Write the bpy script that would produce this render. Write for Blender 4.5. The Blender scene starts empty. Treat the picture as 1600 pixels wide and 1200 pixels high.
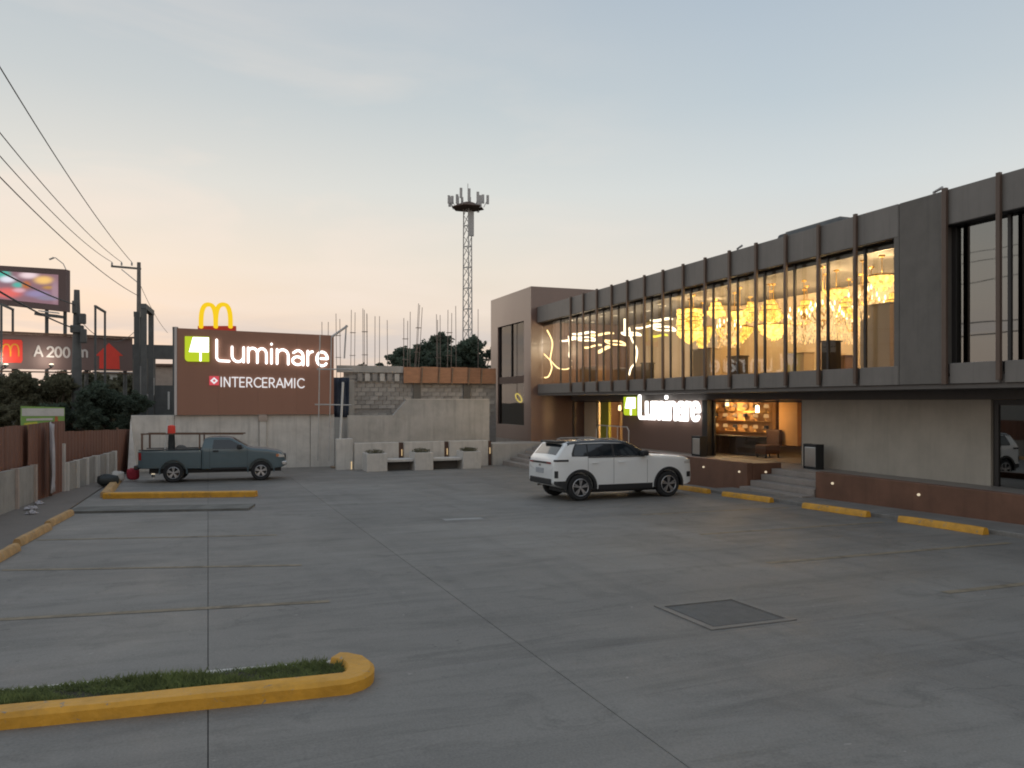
import bpy, bmesh, math, random
from mathutils import Vector, Matrix
random.seed(7)
R = math.radians
scene = bpy.context.scene
COL = scene.collection

# ------------------------------------------------------------------ camera
EYE = 2.2                      # eye height above the lot where the photographer stands
SLOPE = .019                   # the lot falls gently away from the camera
YAW = math.atan(475 / 1250)    # camera turned right of the facade direction (+Y)
cam_d = bpy.data.cameras.new('camera'); cam = bpy.data.objects.new('camera', cam_d); COL.objects.link(cam)
cam.location = (0, 0, EYE); cam.rotation_euler = (R(90), 0, -YAW)
cam_d.sensor_width = 36; cam_d.lens = 36 * 1250 / 1600; cam_d.shift_y = 27 / 1600
cam_d.clip_start = .05; cam_d.clip_end = 3000
scene.camera = cam

# ------------------------------------------------------------------ sky, sun, exposure
SUN_AZ = R(-8)                 # sunset a little left of +Y (clockwise from +Y)
SUN_EL = R(3)
world = bpy.data.worlds.new('World'); scene.world = world; world.use_nodes = True
wt = world.node_tree; wn = wt.nodes; wl = wt.links
for n in list(wn): wn.remove(n)
def N(tree, typ, **kw):
    n = tree.nodes.new(typ)
    for k, v in kw.items():
        if k in n.inputs: n.inputs[k].default_value = v
        else: setattr(n, k, v)
    return n
def math_node(tree, op, a, b=None, clamp=False):
    n = tree.nodes.new('ShaderNodeMath'); n.operation = op; n.use_clamp = clamp
    for i, q in enumerate((a, b)):
        if q is None: continue
        if isinstance(q, (int, float)): n.inputs[i].default_value = q
        else: tree.links.new(q, n.inputs[i])
    return n.outputs[0]
def mix(tree, fac, a, b, blend='MIX'):
    n = tree.nodes.new('ShaderNodeMix'); n.data_type = 'RGBA'; n.blend_type = blend
    for i, q in ((0, fac), (6, a), (7, b)):
        if isinstance(q, (int, float)): n.inputs[i].default_value = q
        elif isinstance(q, (tuple, list)): n.inputs[i].default_value = tuple(q) + (1,) * (4 - len(q))
        else: tree.links.new(q, n.inputs[i])
    return n.outputs[2]
def ramp(tree, fac, stops):
    n = tree.nodes.new('ShaderNodeValToRGB'); tree.links.new(fac, n.inputs[0])
    e = n.color_ramp.elements
    while len(e) > 1: e.remove(e[-1])
    for i, (p, c) in enumerate(stops):
        el = e[0] if i == 0 else e.new(p)
        el.position = p; el.color = tuple(c) + (1,) if len(c) == 3 else c
    return n.outputs[0]
sky = N(wt, 'ShaderNodeTexSky', sky_type='NISHITA'); sky.sun_disc = False
sky.sun_elevation = SUN_EL; sky.sun_rotation = SUN_AZ; sky.dust_density = 2.0; sky.air_density = 1.2
tc = N(wt, 'ShaderNodeTexCoord'); sep = N(wt, 'ShaderNodeSeparateXYZ'); wl.new(tc.outputs['Generated'], sep.inputs[0])
elev = math_node(wt, 'MAXIMUM', sep.outputs[2], 0.0)
dusk = ramp(wt, elev, [(0, (.76, .60, .49)), (.08, (.86, .73, .62)), (.16, (.87, .80, .71)), (.25, (.75, .77, .75)),
                       (.34, (.60, .66, .69)), (.46, (.49, .56, .63)), (.7, (.46, .53, .61)), (1, (.42, .49, .58))])
# raised opposite the sunset to light walls facing that way, bluer at the sides
sx, sy = math.sin(SUN_AZ), math.cos(SUN_AZ)
dot = math_node(wt, 'ADD', math_node(wt, 'MULTIPLY', sep.outputs[0], sx), math_node(wt, 'MULTIPLY', sep.outputs[1], sy))
side = math_node(wt, 'MULTIPLY_ADD', dot, .5); side.node.inputs[2].default_value = .5
away = ramp(wt, side, [(0, (1.10, 1.06, 1.03)), (.5, (.98, .97, .97)), (.82, (.92, .96, 1.0)), (.93, (.99, .99, .98)), (1, (1.02, .99, .96))])
dusk = mix(wt, 1.0, dusk, away, 'MULTIPLY')
nish = mix(wt, 1.0, sky.outputs[0], (.10, .10, .10), 'MULTIPLY')
base = mix(wt, .06, dusk, nish)
mp = N(wt, 'ShaderNodeMapping'); mp.inputs['Scale'].default_value = (1.6, 1.6, 6.5); mp.inputs['Rotation'].default_value = (R(8), R(-14), 0)
wl.new(tc.outputs['Generated'], mp.inputs[0])
cn = N(wt, 'ShaderNodeTexNoise', Scale=1.7, Detail=5.0, Roughness=.55, Distortion=.4); wl.new(mp.outputs[0], cn.inputs['Vector'])
cmask = ramp(wt, cn.outputs[0], [(.47, (0, 0, 0)), (.66, (1, 1, 1))])
low = ramp(wt, elev, [(0, (.5,) * 3), (.2, (.6,) * 3), (.36, (.28,) * 3), (.6, (.03,) * 3)])
cfac = mix(wt, 1.0, mix(wt, 1.0, cmask, low, 'MULTIPLY'), ramp(wt, side, [(.86, (.04,) * 3), (.975, (1,) * 3)]), 'MULTIPLY')     # clouds catch the glow on the sunset side
base = mix(wt, cfac, base, mix(wt, 1.0, (.94, .82, .73), away, 'MULTIPLY'))
# low blue-grey cloud bank near the horizon
mp2 = N(wt, 'ShaderNodeMapping'); mp2.inputs['Scale'].default_value = (3, 3, 22); wl.new(tc.outputs['Generated'], mp2.inputs[0])
cn2 = N(wt, 'ShaderNodeTexNoise', Scale=1.5, Detail=4.0); wl.new(mp2.outputs[0], cn2.inputs['Vector'])
bank = mix(wt, 1.0, ramp(wt, cn2.outputs[0], [(.47, (0, 0, 0)), (.62, (1, 1, 1))]), ramp(wt, elev, [(.0, (.3,) * 3), (.03, (.6,) * 3), (.075, (.6,) * 3), (.11, (0,) * 3)]), 'MULTIPLY')
base = mix(wt, bank, base, (.60, .57, .57))
bg = N(wt, 'ShaderNodeBackground'); bg.inputs[1].default_value = 1.0; wl.new(base, bg.inputs[0])
wo = N(wt, 'ShaderNodeOutputWorld'); wl.new(bg.outputs[0], wo.inputs[0])

sun_d = bpy.data.lights.new('sun', 'SUN'); sun = bpy.data.objects.new('sun', sun_d); COL.objects.link(sun)
sun_d.energy = .12; sun_d.angle = R(25); sun_d.color = (1, .82, .66)
sdir = Vector((math.sin(SUN_AZ) * math.cos(R(9)), math.cos(SUN_AZ) * math.cos(R(9)), math.sin(R(9))))
sun.rotation_euler = (-sdir).to_track_quat('-Z', 'Y').to_euler(); sun.location = (0, 30, 40)
vs = scene.view_settings; vs.view_transform = 'Standard'; vs.look = 'None'; vs.exposure = 0; vs.gamma = 1
scene.cycles.use_denoising = True; scene.cycles.max_bounces = 8; scene.cycles.transparent_max_bounces = 16
scene.cycles.filter_width = 1.9; scene.cycles.sample_clamp_indirect = 4.0; scene.cycles.caustics_reflective = False; scene.cycles.caustics_refractive = False

# ------------------------------------------------------------------ helpers
def ground(y): return -SLOPE * min(y, 40.0)
SY, CY = math.sin(YAW), math.cos(YAW)
def at(u, v, t):               # world point on the line of sight through photo point (u, v) at forward distance t
    r = (u - 800) / 1250
    return Vector(((SY + r * CY) * t, (CY - r * SY) * t, EYE + (627 - v) / 1250 * t))
TILT = Matrix.Rotation(-math.atan(SLOPE), 4, 'X')
def pose(x, y, rz=0, dz=0): return Matrix.Translation((x, y, ground(y) + dz)) @ TILT @ Matrix.Rotation(rz, 4, 'Z')

def root_of(o):
    while o.parent: o = o.parent
    return o
def tag(o, label=None, cat=None, group=None, kind=None):
    if label: o['label'] = label
    if cat: o['category'] = cat
    if group: o['group'] = group
    if kind: o['kind'] = kind
    return o
def thing(name, label, cat, loc=(0, 0, 0), group=None, kind=None):
    o = bpy.data.objects.new(name, None); COL.objects.link(o); o.empty_display_size = .2
    o.matrix_basis = Matrix.Translation(loc)
    return tag(o, label, cat, group, kind)
def link(name, me, parent=None, m=None):
    o = bpy.data.objects.new(name, me); COL.objects.link(o)
    if parent: o.parent = parent
    if m is not None: o.matrix_basis = m
    return o
def copy_tree(o, parent=None):
    c = o.copy(); COL.objects.link(c); c.parent = parent
    for ch in list(o.children): copy_tree(ch, c)
    return c

class MB:
    def __init__(s): s.v = []; s.f = []
    def add(s, vs, fs):
        k = len(s.v); s.v += [Vector(q) for q in vs]; s.f += [tuple(i + k for i in f) for f in fs]; return s
    def box(s, x0, x1, y0, y1, z0, z1, slope=False):
        g = ground if slope else (lambda y: 0)
        return s.add([(x, y, z + g(y)) for z in (z0, z1) for y in (y0, y1) for x in (x0, x1)],
                     [(0, 2, 3, 1), (4, 5, 7, 6), (0, 1, 5, 4), (2, 6, 7, 3), (0, 4, 6, 2), (1, 3, 7, 5)])
    def bar(s, p, q, w, h=None, up=(0, 0, 1)):
        p, q = Vector(p), Vector(q); h = h or w; d = (q - p).normalized(); up = Vector(up)
        if abs(d.dot(up)) > .98: up = Vector((1, 0, 0))
        a = d.cross(up).normalized() * w / 2; b = a.cross(d).normalized() * h / 2
        return s.add([p - a - b, p + a - b, p + a + b, p - a + b, q - a - b, q + a - b, q + a + b, q - a + b],
                     [(0, 3, 2, 1), (4, 5, 6, 7), (0, 1, 5, 4), (1, 2, 6, 5), (2, 3, 7, 6), (3, 0, 4, 7)])
    def tube(s, pts, r, n=8, closed=False):
        pts = [Vector(p) for p in pts]; m = len(pts)
        rr = r if isinstance(r, (list, tuple)) else [r] * m
        vs, fs = [], []; ref = None
        for i, p in enumerate(pts):
            if closed: d = (pts[(i + 1) % m] - pts[i - 1])
            else: d = pts[min(i + 1, m - 1)] - pts[max(i - 1, 0)]
            d.normalize()
            if ref is None:
                ref = d.orthogonal().normalized()
            a = (ref - d * ref.dot(d))
            a = a.normalized() if a.length > 1e-6 else d.orthogonal().normalized()
            ref = a; b = d.cross(a)
            for k in range(n):
                t = 2 * math.pi * k / n
                vs.append(p + (a * math.cos(t) + b * math.sin(t)) * rr[i])
        for i in range(m if closed else m - 1):
            j = (i + 1) % m
            for k in range(n):
                k2 = (k + 1) % n
                fs.append((i * n + k, i * n + k2, j * n + k2, j * n + k))
        if not closed: fs += [tuple(range(n - 1, -1, -1)), tuple((m - 1) * n + k for k in range(n))]
        return s.add(vs, fs)
    def lathe(s, prof, n=16, c=(0, 0, 0), axis='z', cap=True):
        vs, fs = [], []; c = Vector(c); m = len(prof)
        for (r, h) in prof:
            for k in range(n):
                t = 2 * math.pi * k / n; x, y = r * math.cos(t), r * math.sin(t)
                vs.append(c + (Vector((x, y, h)) if axis == 'z' else Vector((x, h, y)) if axis == 'y' else Vector((h, x, y))))
        for i in range(m - 1):
            for k in range(n):
                k2 = (k + 1) % n; fs.append((i * n + k, i * n + k2, (i + 1) * n + k2, (i + 1) * n + k))
        if cap and prof[0][0] > 1e-4: fs.append(tuple(range(n - 1, -1, -1)))
        if cap and prof[-1][0] > 1e-4: fs.append(tuple((m - 1) * n + k for k in range(n)))
        return s.add(vs, fs)
    def prism(s, poly, frame, d0, d1):   # poly: (a, b) points; frame(a, b, d) -> point
        n = len(poly); vs = [frame(a, b, d0) for a, b in poly] + [frame(a, b, d1) for a, b in poly]
        return s.add(vs, [tuple(range(n - 1, -1, -1)), tuple(range(n, 2 * n))] + [(i, (i + 1) % n, n + (i + 1) % n, n + i) for i in range(n)])
    def mesh(s, name, m, smooth=False, normals=True):
        me = bpy.data.meshes.new(name); me.from_pydata([tuple(q) for q in s.v], [], s.f)
        if normals:
            bm = bmesh.new(); bm.from_mesh(me); bmesh.ops.recalc_face_normals(bm, faces=bm.faces); bm.to_mesh(me); bm.free()
        if m: me.materials.append(m)
        if smooth:
            me.shade_smooth(); me.set_sharp_from_angle(angle=R(smooth if smooth is not True else 40))
        return me
    def build(s, name, m, parent=None, smooth=False, bevel=0, normals=True):
        if parent is not None:
            inv = root_of(parent).matrix_basis.inverted(); s.v = [inv @ q for q in s.v]; mb = None
        else:
            lo = [min(q[i] for q in s.v) for i in range(3)]; hi = [max(q[i] for q in s.v) for i in range(3)]
            o0 = Vector(((lo[0] + hi[0]) / 2, (lo[1] + hi[1]) / 2, lo[2])); s.v = [q - o0 for q in s.v]; mb = Matrix.Translation(o0)
        o = link(name, s.mesh(name, m, smooth, normals), parent, mb)
        if bevel:
            b = o.modifiers.new('bevel', 'BEVEL'); b.width = bevel; b.segments = 2; b.limit_method = 'ANGLE'; b.angle_limit = R(40)
        return o

# ------------------------------------------------------------------ materials
def material(name, col, rough=.7, metal=0., var=.12, scale=3., bump=0., bscale=60., spec=.5, coat=0., emit=None, es=0., rnd=0., stretch=(1, 1, 1), dirt=0., dscale=.7, streak=0., chips=None):
    m = bpy.data.materials.new(name); m.use_nodes = True; t = m.node_tree; p = t.nodes['Principled BSDF']
    p.inputs['Roughness'].default_value = rough; p.inputs['Metallic'].default_value = metal
    p.inputs['Specular IOR Level'].default_value = spec; p.inputs['Coat Weight'].default_value = coat
    p.inputs['Coat Roughness'].default_value = .05
    c = N(t, 'ShaderNodeTexCoord'); mpn = N(t, 'ShaderNodeMapping'); mpn.inputs['Scale'].default_value = stretch
    t.links.new(c.outputs['Object'], mpn.inputs[0])
    out = None
    if var:
        n = N(t, 'ShaderNodeTexNoise', Scale=scale, Detail=6.0, Roughness=.62); t.links.new(mpn.outputs[0], n.inputs['Vector'])
        out = ramp(t, n.outputs[0], [(.28, tuple(q * (1 - var) for q in col)), (.72, tuple(min(1, q * (1 + var)) for q in col))])
    else:
        out = mix(t, 0., col, col)
    if dirt:
        n2 = N(t, 'ShaderNodeTexNoise', Scale=dscale, Detail=8.0, Roughness=.68); t.links.new(mpn.outputs[0], n2.inputs['Vector'])
        out = mix(t, ramp(t, n2.outputs[0], [(.48, (0, 0, 0)), (.70, (dirt,) * 3)]), out, tuple(q * .45 for q in col))
    if streak:
        q = N(t, 'ShaderNodeMapping'); q.inputs['Scale'].default_value = (3.2, 3.2, .22); t.links.new(c.outputs['Object'], q.inputs[0])
        n3 = N(t, 'ShaderNodeTexNoise', Scale=1.6, Detail=7.0, Roughness=.7); t.links.new(q.outputs[0], n3.inputs['Vector'])
        out = mix(t, ramp(t, n3.outputs[0], [(.50, (0, 0, 0)), (.68, (streak,) * 3)]), out, tuple(q_ * .5 for q_ in col))
    if chips:
        n4 = N(t, 'ShaderNodeTexNoise', Scale=7.0, Detail=9.0, Roughness=.75, Distortion=.6); t.links.new(c.outputs['Object'], n4.inputs['Vector'])
        out = mix(t, ramp(t, n4.outputs[0], [(.595, (0, 0, 0)), (.63, (.85,) * 3)]), out, chips)
        n5 = N(t, 'ShaderNodeTexNoise', Scale=2.0, Detail=6.0, Roughness=.7); t.links.new(c.outputs['Object'], n5.inputs['Vector'])
        out = mix(t, ramp(t, n5.outputs[0], [(.54, (0, 0, 0)), (.74, (.5,) * 3)]), out, (.16, .10, .04))
    if rnd:
        oi = N(t, 'ShaderNodeObjectInfo')
        out = mix(t, 1.0, out, ramp(t, oi.outputs['Random'], [(0, (1 - rnd,) * 3), (1, (1,) * 3)]), 'MULTIPLY')
    t.links.new(out, p.inputs['Base Color'])
    if bump:
        nb = N(t, 'ShaderNodeTexNoise', Scale=bscale, Detail=5.0); t.links.new(mpn.outputs[0], nb.inputs['Vector'])
        b = N(t, 'ShaderNodeBump', Strength=bump, Distance=.02); t.links.new(nb.outputs[0], b.inputs['Height']); t.links.new(b.outputs[0], p.inputs['Normal'])
    if emit:
        p.inputs['Emission Color'].default_value = tuple(emit) + (1,); p.inputs['Emission Strength'].default_value = es
    return m
def glow(name, col, strength, var=0., scale=30.):
    m = bpy.data.materials.new(name); m.use_nodes = True; t = m.node_tree
    for n in list(t.nodes): t.nodes.remove(n)
    e = N(t, 'ShaderNodeEmission'); e.inputs[0].default_value = tuple(col) + (1,); e.inputs[1].default_value = strength
    if var:
        c = N(t, 'ShaderNodeTexCoord'); q = N(t, 'ShaderNodeMapping'); q.inputs['Scale'].default_value = (1, 1, .45); t.links.new(c.outputs['Object'], q.inputs[0]); vo = N(t, 'ShaderNodeTexNoise', Scale=scale * .55, Detail=4.0, Roughness=.65); t.links.new(q.outputs[0], vo.inputs['Vector'])
        s = math_node(t, 'MULTIPLY_ADD', ramp(t, vo.outputs[0], [(.36, (1 - var,) * 3), (.62, (1, 1, 1))]), strength); s.node.inputs[2].default_value = 0
        t.links.new(s, e.inputs[1])
    o = N(t, 'ShaderNodeOutputMaterial'); t.links.new(e.outputs[0], o.inputs[0]); return m
def pane_glass(name, tint, ior=1.5, boost=1.0, rough=.01):
    m = bpy.data.materials.new(name); m.use_nodes = True; t = m.node_tree
    for n in list(t.nodes): t.nodes.remove(n)
    tr = N(t, 'ShaderNodeBsdfTransparent'); tr.inputs[0].default_value = tuple(tint) + (1,)
    gl = N(t, 'ShaderNodeBsdfGlossy'); gl.inputs['Roughness'].default_value = rough; gl.inputs[0].default_value = (.9, .9, .88, 1)
    fr = N(t, 'ShaderNodeFresnel', IOR=ior)
    c = N(t, 'ShaderNodeTexCoord'); nb = N(t, 'ShaderNodeTexNoise', Scale=.8, Detail=1.0); t.links.new(c.outputs['Object'], nb.inputs['Vector'])
    b = N(t, 'ShaderNodeBump', Strength=.04, Distance=.05); t.links.new(nb.outputs[0], b.inputs['Height']); t.links.new(b.outputs[0], gl.inputs['Normal'])
    ge = N(t, 'ShaderNodeNewGeometry')      # one reflection per pane: only the face turned towards the viewer's side mirrors
    f = math_node(t, 'MULTIPLY', math_node(t, 'MULTIPLY', fr.outputs[0], boost, True), math_node(t, 'SUBTRACT', 1.0, ge.outputs['Backfacing']))
    mx = N(t, 'ShaderNodeMixShader'); t.links.new(f, mx.inputs[0]); t.links.new(tr.outputs[0], mx.inputs[1]); t.links.new(gl.outputs[0], mx.inputs[2])
    o = N(t, 'ShaderNodeOutputMaterial'); t.links.new(mx.outputs[0], o.inputs[0]); return m

def lot_concrete():
    m = bpy.data.materials.new('lot_concrete'); m.use_nodes = True; t = m.node_tree; p = t.nodes['Principled BSDF']
    ge = N(t, 'ShaderNodeNewGeometry')
    def noise(scale, stretch=(1, 1, 1), detail=6., rough=.6, dist=0.):
        q = N(t, 'ShaderNodeMapping'); q.inputs['Scale'].default_value = stretch; t.links.new(ge.outputs['Position'], q.inputs[0])
        n = N(t, 'ShaderNodeTexNoise', Scale=scale, Detail=detail, Roughness=rough, Distortion=dist); t.links.new(q.outputs[0], n.inputs['Vector']); return n.outputs[0]
    c = ramp(t, noise(.45, detail=8.), [(.3, (.150, .147, .143)), (.7, (.245, .240, .232))])
    c = mix(t, ramp(t, noise(.10, detail=3.), [(.40, (0, 0, 0)), (.62, (.55,) * 3)]), c, (.185, .168, .148))                     # warm dusty areas
    c = mix(t, ramp(t, noise(1.0, (.26, 1.7, 1), 8., .68, .8), [(.48, (0, 0, 0)), (.62, (.65,) * 3)]), c, (.098, .095, .091))   # swept dark smears across the bays
    c = mix(t, ramp(t, noise(2.6, (.22, 1.5, 1), 8., .7, .5), [(.54, (0, 0, 0)), (.66, (.7,) * 3)]), c, (.085, .082, .078))     # finer scuffs
    c = mix(t, ramp(t, noise(.8, (1.5, .16, 1), 6., .6, .5), [(.54, (0, 0, 0)), (.70, (.55,) * 3)]), c, (.085, .085, .086))     # tyre tracks along the lane
    c = mix(t, ramp(t, noise(.22, detail=6.), [(.48, (0, 0, 0)), (.66, (.55,) * 3)]), c, (.285, .275, .26))                     # paler worn patches
    c = mix(t, ramp(t, noise(1.4, detail=7., rough=.7, dist=.8), [(.55, (0, 0, 0)), (.67, (.7,) * 3)]), c, (.088, .085, .081))   # damp and oil patches
    c = mix(t, ramp(t, noise(5.5, detail=3., dist=1.), [(.70, (0, 0, 0)), (.74, (.75,) * 3)]), c, (.05, .048, .046))            # oil drops
    c = mix(t, ramp(t, noise(9., detail=2.), [(.735, (0, 0, 0)), (.76, (.6,) * 3)]), c, (.42, .41, .39))                        # grit and specks
    vo = N(t, 'ShaderNodeTexVoronoi', feature='DISTANCE_TO_EDGE', Scale=.34); dn = N(t, 'ShaderNodeTexNoise', Scale=1.6, Detail=6.0)
    t.links.new(ge.outputs['Position'], dn.inputs['Vector']); va = N(t, 'ShaderNodeVectorMath', operation='MULTIPLY_ADD'); va.inputs[1].default_value = (.9, .9, .9)
    t.links.new(dn.outputs['Color'], va.inputs[0]); t.links.new(ge.outputs['Position'], va.inputs[2]); t.links.new(va.outputs[0], vo.inputs['Vector'])
    ck = mix(t, 1., ramp(t, vo.outputs['Distance'], [(.0, (.8,) * 3), (.006, (0, 0, 0))]), ramp(t, noise(.16, detail=2.), [(.52, (0, 0, 0)), (.60, (1, 1, 1))]), 'MULTIPLY')
    c = mix(t, ck, c, (.06, .058, .055))                                                                                         # hairline cracks in places
    c = mix(t, .38, c, ramp(t, noise(55., detail=4.), [(.3, (.11, .108, .105)), (.7, (.27, .265, .255))]))
    oi = N(t, 'ShaderNodeObjectInfo')
    c = mix(t, 1., c, ramp(t, oi.outputs['Random'], [(0, (.87, .845, .81)), (1, (1.06, 1.03, .985))]), 'MULTIPLY')
    t.links.new(c, p.inputs['Base Color'])
    t.links.new(ramp(t, noise(.9, detail=5.), [(.3, (.52,) * 3), (.7, (.78,) * 3)]), p.inputs['Roughness'])
    b = N(t, 'ShaderNodeBump', Strength=.35, Distance=.01); t.links.new(noise(38., (1, .35, 1), 5.), b.inputs['Height']); t.links.new(b.outputs[0], p.inputs['Normal'])
    return m

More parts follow.
